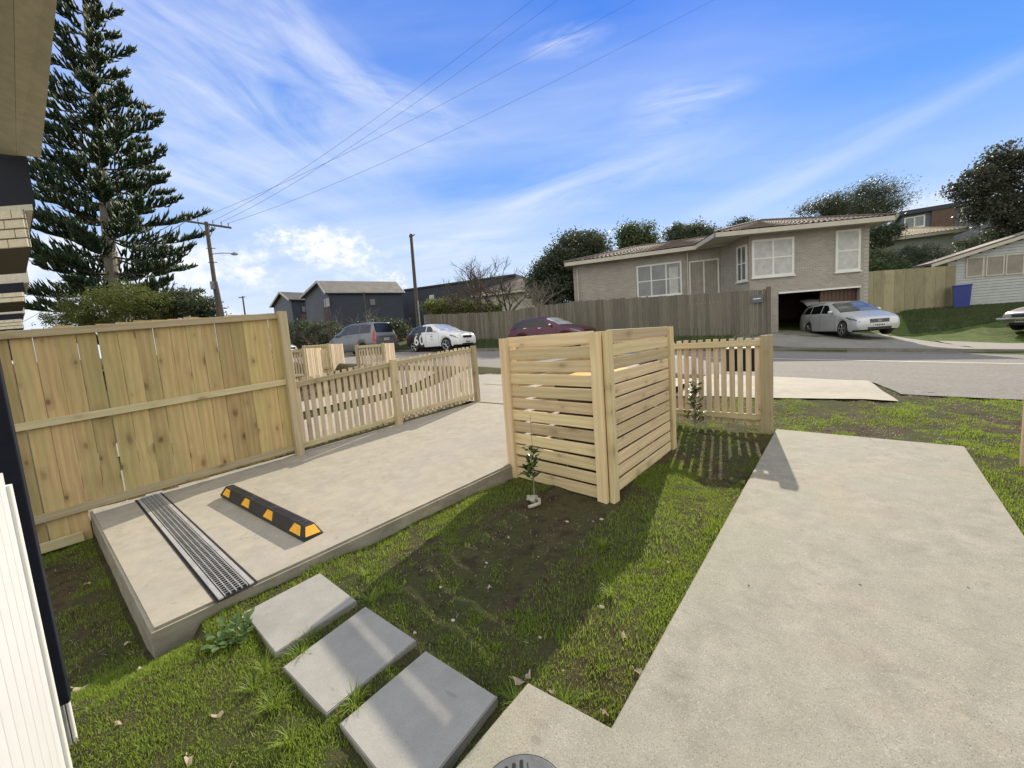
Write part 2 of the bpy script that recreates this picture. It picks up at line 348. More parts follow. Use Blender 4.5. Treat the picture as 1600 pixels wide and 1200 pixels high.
def brickwall():
    m, N, b = new_mat('brick_wall')
    v = N.n('ShaderNodeTexCoord').outputs['Object']
    br = N.n('ShaderNodeTexBrick', ins={'Scale': 1.0, 'Brick Width': .24, 'Row Height': .086, 'Mortar Size': .012, 'Mortar Smooth': .3,
        'Color1': (.39, .355, .31, 1), 'Color2': (.31, .275, .235, 1), 'Mortar': (.43, .41, .37, 1)})
    sp = N.n('ShaderNodeSeparateXYZ'); N.link(v, sp.inputs[0]); cb = N.n('ShaderNodeCombineXYZ'); N.link(sp.outputs[0], cb.inputs[0]); N.link(sp.outputs[2], cb.inputs[1])
    N.link(cb.outputs[0], br.inputs['Vector'])
    c = N.mix(N.math('MULTIPLY', N.ramp(N.noise(v, 1.2, 4, .6), .4, .7), .35), br.outputs['Color'], (.22, .19, .16))
    N.link(c, b.inputs['Base Color']); b.inputs['Roughness'].default_value = .9
    bump(N, b, N.math('SUBTRACT', 1.0, br.outputs['Fac']), .008, .5)
brickwall()

# ------------------------------------------------------------------ object helpers
def empty(name, loc, label=None, cat=None, group=None, rz=0):
    o = bpy.data.objects.new(name, None); COL.objects.link(o); o.location = loc; o.rotation_euler.z = rz; o.empty_display_size = .1
    if label: o['label'] = label
    if cat: o['category'] = cat
    if group: o['group'] = group
    return o
def tag(o, label=None, cat=None, group=None, kind=None):
    for k, v in (('label', label), ('category', cat), ('group', group), ('kind', kind)):
        if v: o[k] = v
    return o
def setmat(me, mat):
    me.materials.append(MATS[mat] if isinstance(mat, str) else mat)
def link(name, me, parent=None, mw=None):
    o = bpy.data.objects.new(name, me); COL.objects.link(o)
    if mw is not None:
        if parent is not None:
            bpw = wm(parent); o.parent = parent; o.matrix_basis = bpw.inverted() @ mw
        else: o.matrix_basis = mw
    elif parent is not None: o.parent = parent
    return o
def wm(o):
    m = o.matrix_basis.copy()
    while o.parent: o = o.parent; m = o.matrix_basis @ m
    return m
def mesh(name, vs, fs, mat, parent=None, smooth=False, mw=None, world=False):
    me = bpy.data.meshes.new(name); me.from_pydata([tuple(v) for v in vs], [], [tuple(f) for f in fs]); setmat(me, mat)
    if smooth: me.polygons.foreach_set('use_smooth', [True]*len(me.polygons))
    me.update()
    if world: mw = Matrix.Identity(4)
    return link(name, me, parent, mw)
def npmesh(name, V, Fc, mat, parent=None, world=True, smooth=False):
    """fast mesh: V (n,3), Fc (m,k)"""
    me = bpy.data.meshes.new(name); n, k = Fc.shape
    me.vertices.add(len(V)); me.vertices.foreach_set('co', V.astype(np.float32).ravel())
    me.loops.add(n*k); me.loops.foreach_set('vertex_index', Fc.astype(np.int32).ravel())
    me.polygons.add(n); me.polygons.foreach_set('loop_start', np.arange(0, n*k, k, dtype=np.int32)); me.polygons.foreach_set('loop_total', np.full(n, k, dtype=np.int32))
    if smooth: me.polygons.foreach_set('use_smooth', np.ones(n, dtype=bool))
    me.update(calc_edges=True); setmat(me, mat)
    return link(name, me, parent, Matrix.Identity(4) if world else None)
BOX_F = [(0, 1, 2, 3), (7, 6, 5, 4), (0, 4, 5, 1), (1, 5, 6, 2), (2, 6, 7, 3), (3, 7, 4, 0)]
def box_v(c, s):
    x, y, z = c; a, b, d = s[0]/2, s[1]/2, s[2]/2
    return [(x-a, y-b, z-d), (x-a, y+b, z-d), (x+a, y+b, z-d), (x+a, y-b, z-d), (x-a, y-b, z+d), (x-a, y+b, z+d), (x+a, y+b, z+d), (x+a, y-b, z+d)]
class MB:
    def __init__(s): s.v = []; s.f = []
    def add(s, v, f):
        n = len(s.v); s.v += [tuple(p) for p in v]; s.f += [tuple(i+n for i in q) for q in f]; return s
    def box(s, c, sz, M=None):
        v = [Vector(p) for p in box_v(c, sz)]
        if M is not None: v = [M @ p for p in v]
        return s.add(v, BOX_F)
    def tube(s, pts, r, n=8, cap=True, r2=None):
        pts = [Vector(p) for p in pts]; base = len(s.v); m = len(pts); prev = None
        for i, p in enumerate(pts):
            d = (pts[min(i+1, m-1)]-pts[max(i-1, 0)]).normalized()
            a = d.orthogonal().normalized() if prev is None else (prev-d*prev.dot(d)).normalized()
            prev = a; b = d.cross(a)
            rr = r if r2 is None else r+(r2-r)*i/(m-1)
            if isinstance(r, (list, tuple)): rr = r[i]
            for k in range(n):
                t = 2*math.pi*k/n; s.v.append(tuple(p+(a*math.cos(t)+b*math.sin(t))*rr))
        for i in range(m-1):
            for k in range(n):
                s.f.append((base+i*n+k, base+i*n+(k+1) % n, base+(i+1)*n+(k+1) % n, base+(i+1)*n+k))
        if cap: s.f.append(tuple(base+k for k in range(n))[::-1]); s.f.append(tuple(base+(m-1)*n+k for k in range(n)))
        return s
    def prism(s, poly, z0, z1):
        n = len(s.v); k = len(poly)
        g0 = z0 if callable(z0) else (lambda x, y: z0); g1 = z1 if callable(z1) else (lambda x, y: z1)
        s.v += [(p[0], p[1], g0(p[0], p[1])) for p in poly]+[(p[0], p[1], g1(p[0], p[1])) for p in poly]
        s.f.append(tuple(n+i for i in range(k))[::-1]); s.f.append(tuple(n+k+i for i in range(k)))
        for i in range(k): s.f.append((n+i, n+(i+1) % k, n+k+(i+1) % k, n+k+i))
        return s
    def build(s, name, mat, parent=None, smooth=False, mw=None, world=False):
        return mesh(name, s.v, s.f, mat, parent, smooth, mw, world)
PLANKS = {}
def plank_mesh(L, w_, t, mat, c=.003):
    key = (round(L, 3), round(w_, 3), round(t, 3), mat)
    if key in PLANKS: return PLANKS[key]
    c = min(c, t*.25)
    a, b = w_/2, t/2
    ring = [(-a+c, -b), (a-c, -b), (a, -b+c), (a, b-c), (a-c, b), (-a+c, b), (-a, b-c), (-a, -b+c)]
    v = [(-L/2, y, z) for y, z in ring]+[(L/2, y, z) for y, z in ring]
    f = [tuple(range(8))[::-1], tuple(range(8, 16))]+[(i, (i+1) % 8, 8+(i+1) % 8, 8+i) for i in range(8)]
    me = bpy.data.meshes.new('board'); me.from_pydata(v, [], f); setmat(me, mat); me.update()
    # recalc orientation
    bm = bmesh.new(); bm.from_mesh(me); bmesh.ops.recalc_face_normals(bm, faces=bm.faces); bm.to_mesh(me); bm.free()
    PLANKS[key] = me; return me
def plank(name, p0, p1, w_, t, wdir, mat, parent=None):
    """board from p0 to p1 (centreline), width along wdir, own object with grain along local X"""
    p0, p1 = Vector(p0), Vector(p1); X = (p1-p0); L = X.length; X.normalize()
    Y = Vector(wdir); Y = (Y-X*Y.dot(X)).normalized(); Z = X.cross(Y)
    M = Matrix(((X.x, Y.x, Z.x, 0), (X.y, Y.y, Z.y, 0), (X.z, Y.z, Z.z, 0), (0, 0, 0, 1))); M.translation = (p0+p1)/2
    return link(name, plank_mesh(round(L, 2), w_, t, mat), parent, M)
def copy_tree(o, parent=None):
    c = o.copy(); COL.objects.link(c); c.parent = parent
    for ch in list(CHILD.get(o, [])) or [q for q in COL.objects if q.parent == o]: copy_tree(ch, c)
    return c
CHILD = {}

# ------------------------------------------------------------------ terrain
def smooth(t): t = np.clip(t, 0, 1); return t*t*(3-2*t)
RZX, RZZ = [-60, -34, -27, -20, -12.6, -8, -4, 40], [1.42, 1.34, 1.26, 1.17, .80, .62, .4136, .17-.0609*40]
def road_z(x, y=0): return np.interp(x, RZX, RZZ)
def near_kerb(x): return 9.75+.176*x
def far_kerb(x): return 17.95+.205*x
FARP = [(1200, 521, 17.5), (1080, 523, 19.3), (1000, 524, 20.5), (905, 526, 22.5), (800, 528, 25), (670, 530, 29.5), (1330, 531, 16.3), (1255, 526, 18.2), (1400, 529, 16), (1430, 522, 17.5),
        (1600, 497, 18), (1600, 535, 15), (1500, 475, 23), (1600, 468, 23), (1400, 484, 22), (1340, 500, 21.5), (1230, 508, 22), (560, 540, 36), (450, 545, 45), (1500, 440, 34), (1600, 400, 48), (900, 480, 45)]
FP = [at(*p) for p in FARP]
for x_ in np.arange(-34, 14, 4.0): FP.append(Vector((x_, far_kerb(x_)+.15, road_z(x_)+.10)))
FP += [Vector(p) for p in ((-60, 20, 3.4), (-60, 60, 4), (0, 70, 9), (40, 60, 9), (40, 20, 3.0), (-90, 0, 4))]
PTS = np.array([(p.x, p.y) for p in FP]); PZ = np.array([p.z for p in FP])
def _rbf():
    n = len(PTS); A = np.zeros((n+3, n+3)); D = np.linalg.norm(PTS[:, None]-PTS[None], axis=2)
    A[:n, :n] = D; A[:n, n] = 1; A[:n, n+1:] = PTS; A[n, :n] = 1; A[n+1:, :n] = PTS.T
    return np.linalg.solve(A, np.concatenate([PZ, [0, 0, 0]]))
RW = _rbf()
def far_z(x, y):
    q = np.stack([x, y], -1); D = np.linalg.norm(q[..., None, :]-PTS, axis=-1)
    z = D @ RW[:len(PTS)]+RW[len(PTS)]+q @ RW[len(PTS)+1:]
    return z
def gz_np(x, y):
    x = np.asarray(x, float); y = np.asarray(y, float)
    right = -.075+.035*y
    low = -.27+.02*y
    left = np.where(y > 0, np.minimum(-.26+.03*y, .06*y-.2), low)
    kx = smooth((x+3.55-.35*smooth((y+.2)/.6))/.5+.2)           # 0 left .. 1 right
    kx = np.where(y > .25, smooth((x+3.2)/.12), smooth((x+3.45)/.75))
    z = left*(1-kx)+right*kx
    nb = -.03+.06*y
    kn = smooth((-6.42-x)/.15)*smooth((y+.4)/.4)
    z = z*(1-kn)+nb*kn
    nk = near_kerb(x); kz = road_z(x)+.07
    y0 = 5.7; kb = smooth((y-y0)/np.maximum(nk-y0, .5))
    zb = (z+(kz-.0)*0)
    z56 = np.where(x > -3.1, -.075+.035*5.7, np.where(x < -6.4, -.03+.06*5.7, .06*5.7-.12))
    z = np.where(y > y0, z56*(1-kb)+kz*kb, z)
    fz = far_z(x, y)
    inroad = (y > nk+.02) & (y < far_kerb(x)-.02) & (x < 40)
    z = np.where(inroad, road_z(x)-.12, z)
    z = np.where(y >= far_kerb(x)-.02, fz, z)
    r = np.hypot(x, y); k = smooth((r-75)/60); z = z*(1-k)+4.0*k
    left_far = smooth((-x-26)/20)*(1-k); z = z*(1-left_far)+np.minimum(z, 2.2)*left_far
    lump = .012*np.sin(x*5.1+1.3)*np.cos(y*4.3)+.008*np.sin(x*13+y*9)
    return z+np.where(inroad, 0, lump)
def gz(x, y): return float(gz_np(np.array([x]), np.array([y]))[0])

def build_ground():
    def axis(lo, hi, fine_lo, fine_hi, step):
        a = list(np.arange(fine_lo, fine_hi, step)); s = step; p = fine_hi
        while p < hi: a.append(p); s *= 1.09; p += s
        a.append(hi); s = step; p = fine_lo-step; b = []
        while p > lo: b.append(p); s *= 1.09; p -= s
        b.append(lo); return np.array(b[::-1]+a)
    X = axis(-900, 900, -7, 2.2, .07); Y = axis(-900, 900, -1.5, 9, .07)
    gx, gy = np.meshgrid(X, Y, indexing='ij'); Z = gz_np(gx, gy)
    near = (gx > -7) & (gx < 2.2) & (gy > -1.5) & (gy < 9)
    Z = Z+np.where(near, rng.normal(0, .005, Z.shape), 0)
    V = np.stack([gx, gy, Z], -1).reshape(-1, 3); nx, ny = len(X), len(Y)
    i = np.arange(nx-1)[:, None]*ny+np.arange(ny-1)[None]; i = i.ravel()
    Fc = np.stack([i, i+ny, i+ny+1, i+1], 1)
    tag(npmesh('ground', V, Fc, 'soil', smooth=True), kind='structure')
build_ground()

def sheet(name, poly, zf, mat, thick=.12, kind='structure', bev=.012, parent=None):
    """concrete slab with a top following zf and softly broken edges"""
    bm = bmesh.new(); vs = [bm.verts.new((p[0], p[1], zf(*p))) for p in poly]; f = bm.faces.new(vs)
    if f.normal.z < 0: f.normal_flip()
    bm.normal_update()
    if bm.faces[:][0].normal.z < 0: bmesh.ops.reverse_faces(bm, faces=bm.faces)
    r = bmesh.ops.extrude_face_region(bm, geom=bm.faces[:])
    top = [e for e in r['geom'] if isinstance(e, bmesh.types.BMVert)]
    for v in bm.verts:
        if v not in top: v.co.z -= thick if not callable(thick) else thick(v.co.x, v.co.y)
    bmesh.ops.recalc_face_normals(bm, faces=bm.faces)
    if bev:
        es = [e for e in bm.edges if all(v in top for v in e.verts)]
        bmesh.ops.bevel(bm, geom=es, offset=bev, segments=2, affect='EDGES')
    me = bpy.data.meshes.new(name); bm.to_mesh(me); bm.free(); setmat(me, mat)
    o = link(name, me, parent)
    if kind: o['kind'] = kind
    return o

# driveway slab: its thick front edge and right side stand clear of the ground
dz = lambda x, y: .06*y
sheet('driveway', [(-3.06, .03), (-6.40, -.24), (-6.26, 1.8), (-6.22, 5.26), (-6.24, 5.6), (-3.02, 5.3), (-3.02, 2.87), (-3.04, .95)], dz, 'drive_concrete', lambda x, y: .27 if y < 1.5 else .2, bev=.018)
ap = [(-6.24, 5.605), (-7.6, 7.4), (-9.0, near_kerb(-9.0)-.02), (-2.9, near_kerb(-2.9)-.02), (-3.0, 6.2), (-3.02, 5.305)]
def apz(x, y):
    k = min(max((y-5.3)/(near_kerb(x)-5.3), 0), 1); return .06*y*(1-k)+(float(road_z(x))+.02)*k+.012
# apron: triangulated fan in strips so it can bend up to the road
def strip_slab(name, left, right, zf, mat, n=12, m=8, kind='structure'):
    V = []; Fc = []
    for i in range(n+1):
        a = i/n; l = left(a); r = right(a)
        for j in range(m+1):
            b = j/m; x = l[0]+(r[0]-l[0])*b; y = l[1]+(r[1]-l[1])*b; V.append((x, y, zf(x, y)))
    for i in range(n):
        for j in range(m):
            q = i*(m+1)+j; Fc.append((q, q+1, q+m+2, q+m+1))
    o = mesh(name, V, Fc, mat, smooth=True); o['kind'] = kind; return o
def lerp2(a, b, t): return (a[0]+(b[0]-a[0])*t, a[1]+(b[1]-a[1])*t)
strip_slab('driveway_apron', lambda a: lerp2((-6.50, 5.20), (-10.2, near_kerb(-10.2)), a), lambda a: lerp2((-3.02, 5.20), (-3.1, near_kerb(-3.1)), a), apz, 'drive_concrete')
# joint lines across the apron: thin recessed saw cuts built as dark strips in the slab
jm = MB()
for t in (.34, .72):
    l = lerp2((-6.24, 5.60), (-9.4, near_kerb(-9.4)), t); r = lerp2((-3.02, 5.30), (-3.1, near_kerb(-3.1)), t)
    pts = [lerp2(l, r, q/10) for q in range(11)]
    for a, b in zip(pts[:-1], pts[1:]):
        jm.add([(a[0], a[1], apz(*a)+.004), (b[0], b[1], apz(*b)+.004), (b[0], b[1]+.018, apz(b[0], b[1]+.018)+.004), (a[0], a[1]+.018, apz(a[0], a[1]+.018)+.004)], [(0, 1, 2, 3)])
tag(jm.build('apron_joint', 'drain_dark'), kind='structure')
# footpath up to the house and its apron at the door
pz = lambda x, y: .035*y
sheet('path', [(-.765, 1.168), (-1.136, 5.62), (.384, 5.58), (.508, 3.70), (.73, 1.2), (.95, -1.2), (-1.02, -1.2), (-1.112, .722), (-1.14, 1.12)], pz, 'path_concrete', .14, bev=.008)
# street crossing
c1 = [onp(1100, 590, road_z(-3)+.0, -.06, 0)]
cr_pts = [(-3.05, near_kerb(-3.05)-.03), (-.55, near_kerb(-.55)-.03), (-.30, 8.15), (-1.3, 7.85), (-3.03, 7.30)]
def crz(x, y): return gz(x, y)*0+ (lambda k: (.14*(1-k)+(road_z(x)+.05)*k))(float(smooth((y-5.7)/(near_kerb(x)-5.7))))+.02
strip_slab('street_crossing', lambda a: lerp2((-3.08, 7.25), (-3.08, near_kerb(-3.08)-.02), a), lambda a: lerp2((-.10, 7.95), (-.55, near_kerb(-.55)-.02), a), lambda x, y: gz(x, y)+.022, 'drive_concrete')
strip_slab('footpath', lambda a: lerp2((-.09, 8.5), (-.52, near_kerb(-.52)-.03), a), lambda a: lerp2((9, 10.1), (9, near_kerb(9)-.03), a), lambda x, y: gz(x, y)+.018, 'asphalt', 8, 30)

def band(name, f0, f1, zf, x0, x1, mat, n=80, drop=None, kind='structure'):
    V = []; Fc = []
    for i in range(n+1):
        x = x0+(x1-x0)*i/n; ya, yb = f0(x), f1(x); pa = (x, ya, zf(x, ya)); pb = (x, yb, zf(x, yb))
        if drop: V += [(pa[0], pa[1], pa[2]-drop), pa, pb, (pb[0], pb[1], pb[2]-drop)]
        else: V += [pa, pb]
    k = 4 if drop else 2
    for i in range(n):
        for j in range(k-1):
            Fc.append((i*k+j, (i+1)*k+j, (i+1)*k+j+1, i*k+j+1))
    o = mesh(name, V, Fc, mat); o['kind'] = kind; return o
band('road', lambda x: near_kerb(x)-.1, lambda x: far_kerb(x)+.05, lambda x, y: road_z(x), -60, 30, 'asphalt')
band('near_kerb', lambda x: near_kerb(x)-.02, lambda x: near_kerb(x)+.10, lambda x, y: road_z(x)+.055, -9.4, 30, 'kerb_concrete', drop=.12)
band('far_kerb', lambda x: far_kerb(x)-.02, lambda x: far_kerb(x)+.14, lambda x, y: road_z(x)+.13, -60, 30, 'kerb_concrete', drop=.2)
band('far_channel', lambda x: far_kerb(x)-.35, lambda x: far_kerb(x)-.024, lambda x, y: road_z(x)+.006, -60, 30, 'kerb_concrete')
o = band('road_line', lambda x: near_kerb(x)+(far_kerb(x)-near_kerb(x))*.60, lambda x: near_kerb(x)+(far_kerb(x)-near_kerb(x))*.60+.10, lambda x, y: road_z(x)+.006, -7, 30, 'paint_line')
# far driveway where the silver wagon stands (concrete across the verge)
def fdz(x, y): return gz(x, y)+.02
P1 = at(1215, 545, 14.6)
strip_slab('far_driveway', lambda a: lerp2((-5.2, far_kerb(-5.2)+.14), (-6.0, 23.8), a), lambda a: lerp2((1.9, far_kerb(1.9)+.14), (-1.0, 24.2), a), fdz, 'kerb_concrete', 14, 14)
strip_slab('far_drive_branch', lambda a: lerp2((1.5, far_kerb(1.5)+.15), (.6, 21.8), a), lambda a: lerp2((9, far_kerb(9)+.15), (9, 24.0), a), lambda x, y: gz(x, y)+.025, 'kerb_concrete', 14, 14)
# neighbour's concrete, seen below and between the pickets
strip_slab('neighbour_driveway', lambda a: lerp2((-8.3, -.5), (-9.3, 7.9), a), lambda a: lerp2((-6.50, -.5), (-6.50, 5.6), a), lambda x, y: gz(x, y)+.05, 'drive_concrete')
strip_slab('neighbour_path', lambda a: lerp2((-11.2, -.5), (-12.0, 7.0), a), lambda a: lerp2((-9.5, -.5), (-10.2, 7.2), a), lambda x, y: gz(x, y)+.05, 'drive_concrete')

# ================================================================== NEAR OBJECTS
UP = Vector((0, 0, 1))
# ---------------- tall paling fence on the left
FX = -6.165                                   # plane of the palings (camera side at FX+.01)
def line_through(pa, pb, X):
    a, b = atX(*pa, X), atX(*pb, X); s = (b.z-a.z)/(b.y-a.y)
    return lambda y: a.z+s*(y-a.y)
RXX = FX+.045
topf = line_through((5, 524), (425, 494), RXX); midf = line_through((30, 668), (450, 596), RXX); botf = line_through((62, 812), (455, 701), RXX)
fence = empty('paling_fence', (FX, .5, -.2), 'tall unpainted pine paling fence with knotty vertical boards left of the driveway', 'fence')
y = -1.75; k = 0
yend = 1.80
while y < yend-.05:
    ww = .148+rng.uniform(-.006, .004); yc = y+ww/2
    zt = topf(yc)+.045+rng.uniform(-.012, .014)
    zb = (-.30+.02*yc if yc < -.22 else dz(0, yc)+.035+rng.uniform(-.01, .02))
    plank('paling', (FX, yc, zb), (FX+rng.uniform(-.004, .004), yc+rng.uniform(-.004, .004), zt), ww, .018, (0, 1, 0), 'fence_wood', fence)
    y += ww+rng.choice([.001, .002, .003, .010, .012], p=[.3, .25, .2, .15, .1]); k += 1
for fn, hh in ((topf, .075), (midf, .075), (botf, .08)):
    plank('rail', (RXX-.012, -1.75, fn(-1.75)), (RXX-.012, 1.80, fn(1.80)), hh, .045, (0, 0, 1), 'rail_wood', fence)
pt = atX(432, 482, -6.05).z
plank('post', (-6.09, 1.85, -.15), (-6.09, 1.85, 2.10), .10, .10, (0, 1, 0), 'rail_wood', fence)
plank('post', (-6.09, -.98, -.45), (-6.09, -.98, topf(-.98)-.05), .10, .10, (0, 1, 0), 'fence_wood', fence)
plank('kickboard', (-6.10, -1.7, -.26), (-6.10, -.30, -.20), .10, .03, (0, 0, 1), 'rail_wood', fence)

# ---------------- picket fences
def picket_run(root, p0, p1, n, z0f, z1f, railz, wdt=.062, side=1, tall=0):
    """pickets between two plan points; railz: list of functions t->z ; side: which side the rails are"""
    p0, p1 = Vector(p0), Vector(p1); d = (p1-p0); u = d.normalized(); nrm = Vector((-u.y, u.x, 0))*side
    for i in range(n):
        t = (i+.5)/n; q = p0+d*t+Vector((rng.uniform(-.003, .003), rng.uniform(-.003, .003), 0))
        plank('picket', (q.x, q.y, z0f(t)+rng.uniform(-.006, .006)), (q.x, q.y, z1f(t)+rng.uniform(-.008, .008)), wdt, .018, u, 'picket_wood', root)
    for rz_ in railz:
        a = p0+nrm*.032; b = p1+nrm*.032
        plank('rail', (a.x, a.y, rz_(0)), (b.x, b.y, rz_(1)), .072, .042, (0, 0, 1), 'rail_wood', root)
pf = empty('picket_fence', (-6.2, 3.6, .2), 'low pine picket fence of two bays along the driveway, joined to the tall paling fence', 'fence')
PX = -6.23
def L2(pa, pb, X=PX+.03):
    f = line_through(pa, pb, X); return f
rt_, rb_ = L2((462, 601), (605, 571)), L2((470, 697), (612, 655))
rt2, rb2 = L2((625, 566), (735, 547)), L2((630, 647), (742, 617))
ya, ym, yb = 1.92, atX(618, 610, PX+.07).y, 5.24
tf = lambda f, y0, y1: (lambda t: f(y0+(y1-y0)*t))
picket_run(pf, (PX, ya, 0), (PX, ym-.05, 0), 15, lambda t: dz(0, ya+(ym-ya)*t)+.04, lambda t: rt_(ya+(ym-ya)*t)+.075, [tf(rt_, ya, ym), tf(rb_, ya, ym)], side=-1)
picket_run(pf, (PX, ym+.05, 0), (PX, yb-.05, 0), 17, lambda t: dz(0, ym+(yb-ym)*t)+.04, lambda t: rt2(ym+(yb-ym)*t)+.07, [tf(rt2, ym, yb), tf(rb2, ym, yb)], side=-1)
plank('post', (PX+.07, ym, 0), (PX+.07, ym, rt_(ym)+.085), .10, .09, (0, 1, 0), 'rail_wood', pf)
plank('post', (PX+.06, yb, .1), (PX+.06, yb, rt2(yb)+.08), .09, .09, (0, 1, 0), 'rail_wood', pf)

pf2 = empty('picket_fence', (-1.8, 5.67, .15), 'short pine picket fence between the slatted bin screen and the concrete path', 'fence')
zt = atY(1130, 527, 5.67).z
fl = lambda v: (lambda t: v)
picket_run(pf2, (-2.83, 5.69, 0), (-1.30, 5.69, 0), 16, fl(.20), fl(1.305), [fl(1.235), fl(.315)], side=-1)
plank('post', (-1.235, 5.64, .0), (-1.235, 5.64, 1.325), .115, .09, (1, 0, 0), 'rail_wood', pf2)
lb = empty('letterbox', (-1.52, 5.80, .9), 'dark metal letterbox hung behind the pickets beside the path', 'letterbox')
MB().box((0, 0, .12), (.38, .16, .28)).build('box_body', 'black_trim', lb); MB().box((0, .002, .27), (.40, .18, .02)).build('lid', 'lamp_metal', lb)
MB().box((0, .085, .17), (.25, .012, .03)).build('letter_slot', 'chrome', lb)

pf3 = empty('picket_fence', (.8, 5.4, .15), 'end of a pine picket fence across the path at the right edge of the photo', 'fence')
plank('post', (.735, 5.36, .05), (.735, 5.36, 1.27), .09, .09, (1, 0, 0), 'pine', pf3)
picket_run(pf3, (.83, 5.41, 0), (2.33, 5.41, 0), 15, fl(.24), fl(1.25), [fl(1.18), fl(.34)], side=-1)

# ---------------- slatted bin screen
A_ = Vector((-3.07, 3.01)); B_ = Vector((-1.845, 2.98)); C_ = Vector((-2.0, 4.66)); D_ = Vector((-3.20, 4.70)); ZT = 1.515
scr = empty('bin_screen', (-2.5, 3.8, .05), 'square pine screen of horizontal slats around the bins, standing on the lawn', 'bin screen')
zz0 = lambda p: gz(p.x, p.y)
def slat_side(P, Q, n, inset=.09, mat='pine', sh=0):
    u = (Q-P).normalized(); nr = Vector((u.y, -u.x))
    a = P+u*inset; b = Q-u*inset
    za, zb = zz0(P)+.03, zz0(Q)+.03
    for i in range(n):
        t1 = ZT-sh-.048-i*(ZT-.048-(za+zb)/2-.04)/(n-1) if n > 1 else ZT
        jig = rng.uniform(-.003, .003)
        plank('slat', (a.x, a.y, t1+jig), (b.x, b.y, t1+rng.uniform(-.003, .003)), .103+rng.uniform(-.002, .002), .020, (0, 0, 1), mat, scr)
NS = 12
slat_side(A_, B_, NS); slat_side(B_, C_, NS); slat_side(D_, C_, NS, .06, sh=.058); slat_side(A_, D_, NS, .09, sh=.058)  # left side added and hidden slats staggered to block light through the gaps
def vpost(p, w_, t, wd, off=(0, 0), z=ZT, mat='pine', name='post'):
    plank(name, (p.x+off[0], p.y+off[1], zz0(p)-.06), (p.x+off[0], p.y+off[1], z), w_, t, wd, mat, scr)
vpost(A_, .11, .045, (1, 0, 0), (.045, -.02)); vpost(A_, .09, .09, (1, 0, 0), (.05, .055))
vpost(B_, .095, .045, (1, 0, 0), (-.055, -.022)); vpost(B_, .095, .045, (0, 1, 0), (.022, .045)); vpost(B_, .08, .08, (0, 1, 0), (-.06, .06))
vpost(C_, .085, .045, (0, 1, 0), (.022, -.02)); vpost(C_, .085, .085, (0, 1, 0), (-.055, -.03))
vpost(D_, .09, .09, (0, 1, 0), (.05, -.05))
plank('top_rail', (A_.x+.03, A_.y+.09, ZT-.03), (D_.x+.03, D_.y-.05, ZT-.03), .05, .045, (0, 0, 1), 'pine', scr)
# two wheelie bins stand inside, dark through the gaps
def wheelie(x, y, body, lid, label):
    r = empty('wheelie_bin', (x, y, gz(x, y)+.02), label, 'bin', 'wheelie bins inside the slatted screen')
    v = [(-.21, -.24, .06), (.21, -.24, .06), (.21, .24, .06), (-.21, .24, .06), (-.28, -.33, .95), (.28, -.33, .95), (.28, .33, .95), (-.28, .33, .95)]
    mesh('bin_body', v, [(3, 2, 1, 0), (4, 5, 6, 7), (0, 1, 5, 4), (1, 2, 6, 5), (2, 3, 7, 6), (3, 0, 4, 7)], body, r)
    mesh('lid', [(-.30, -.36, .95), (.30, -.36, .95), (.30, .36, .97), (-.30, .36, .97), (-.27, -.33, 1.0), (.27, -.33, 1.0), (.27, .33, 1.05), (-.27, .33, 1.05)],
         [(3, 2, 1, 0), (4, 5, 6, 7), (0, 1, 5, 4), (1, 2, 6, 5), (2, 3, 7, 6), (3, 0, 4, 7)], lid, r)
    for s in (-1, 1): MB().tube([(s*.27, .30, .10), (s*.22, .30, .10)], .10, 14).build('wheel', 'tyre', r)
wheelie(-2.30, 3.55, 'black_trim', 'yellow_reflector', 'dark wheelie bin with an orange lid at the front inside the slatted screen')
wheelie(-2.38, 4.22, 'black_trim', 'black_trim', 'all black wheelie bin at the back of the slatted screen')

# ---------------- drain grate across the driveway
gr = empty('channel_drain', (-4.5, .33, 0), 'long galvanised channel drain with a steel bar grate set across the driveway', 'drain')
ga, gb = Vector((-6.22, .24, 0)), Vector((-3.04, .45, 0)); GU = (gb-ga).normalized(); GN = Vector((-GU.y, GU.x, 0)); GL = (gb-ga).length
def gp(s, t, z): p = ga+GU*s+GN*t; return Vector((p.x, p.y, dz(p.x, p.y)+z))
HW = .098
def gbox(mb, s0, s1, t0, t1, z0, z1):
    c = [gp(s0, t0, z0), gp(s0, t1, z0), gp(s1, t1, z0), gp(s1, t0, z0), gp(s0, t0, z1), gp(s0, t1, z1), gp(s1, t1, z1), gp(s1, t0, z1)]
    mb.add(c, BOX_F)
mb = MB(); gbox(mb, 0, GL, -HW-.02, HW+.02, -.002, .003); mb.build('drain_bed', 'drain_dark', gr, world=True)  # black sheet at slab level; its colour stands in for channel shade
for s in (-1, 1):
    mb = MB(); gbox(mb, 0, GL, min(s*HW, s*(HW-.026)), max(s*HW, s*(HW-.026)), .001, .011); mb.build('frame_rail', 'galvanised', gr, world=True)
for q in range(3):
    s0, s1 = GL*q/3+.006, GL*(q+1)/3-.006
    for j in range(5):
        t = -.062+j*.031
        mb = MB(); gbox(mb, s0, s1, t-.0022, t+.0022, .0035, .013); mb.build('grate_bar', 'galvanised', gr, world=True)
mb = MB(); s = .02
while s < GL-.01:
    gbox(mb, s-.0018, s+.0018, -.066, .066, .008, .0125); s += .034
o = mb.build('cross_wires', 'galvanised', gr, world=True); o['kind'] = 'stuff'

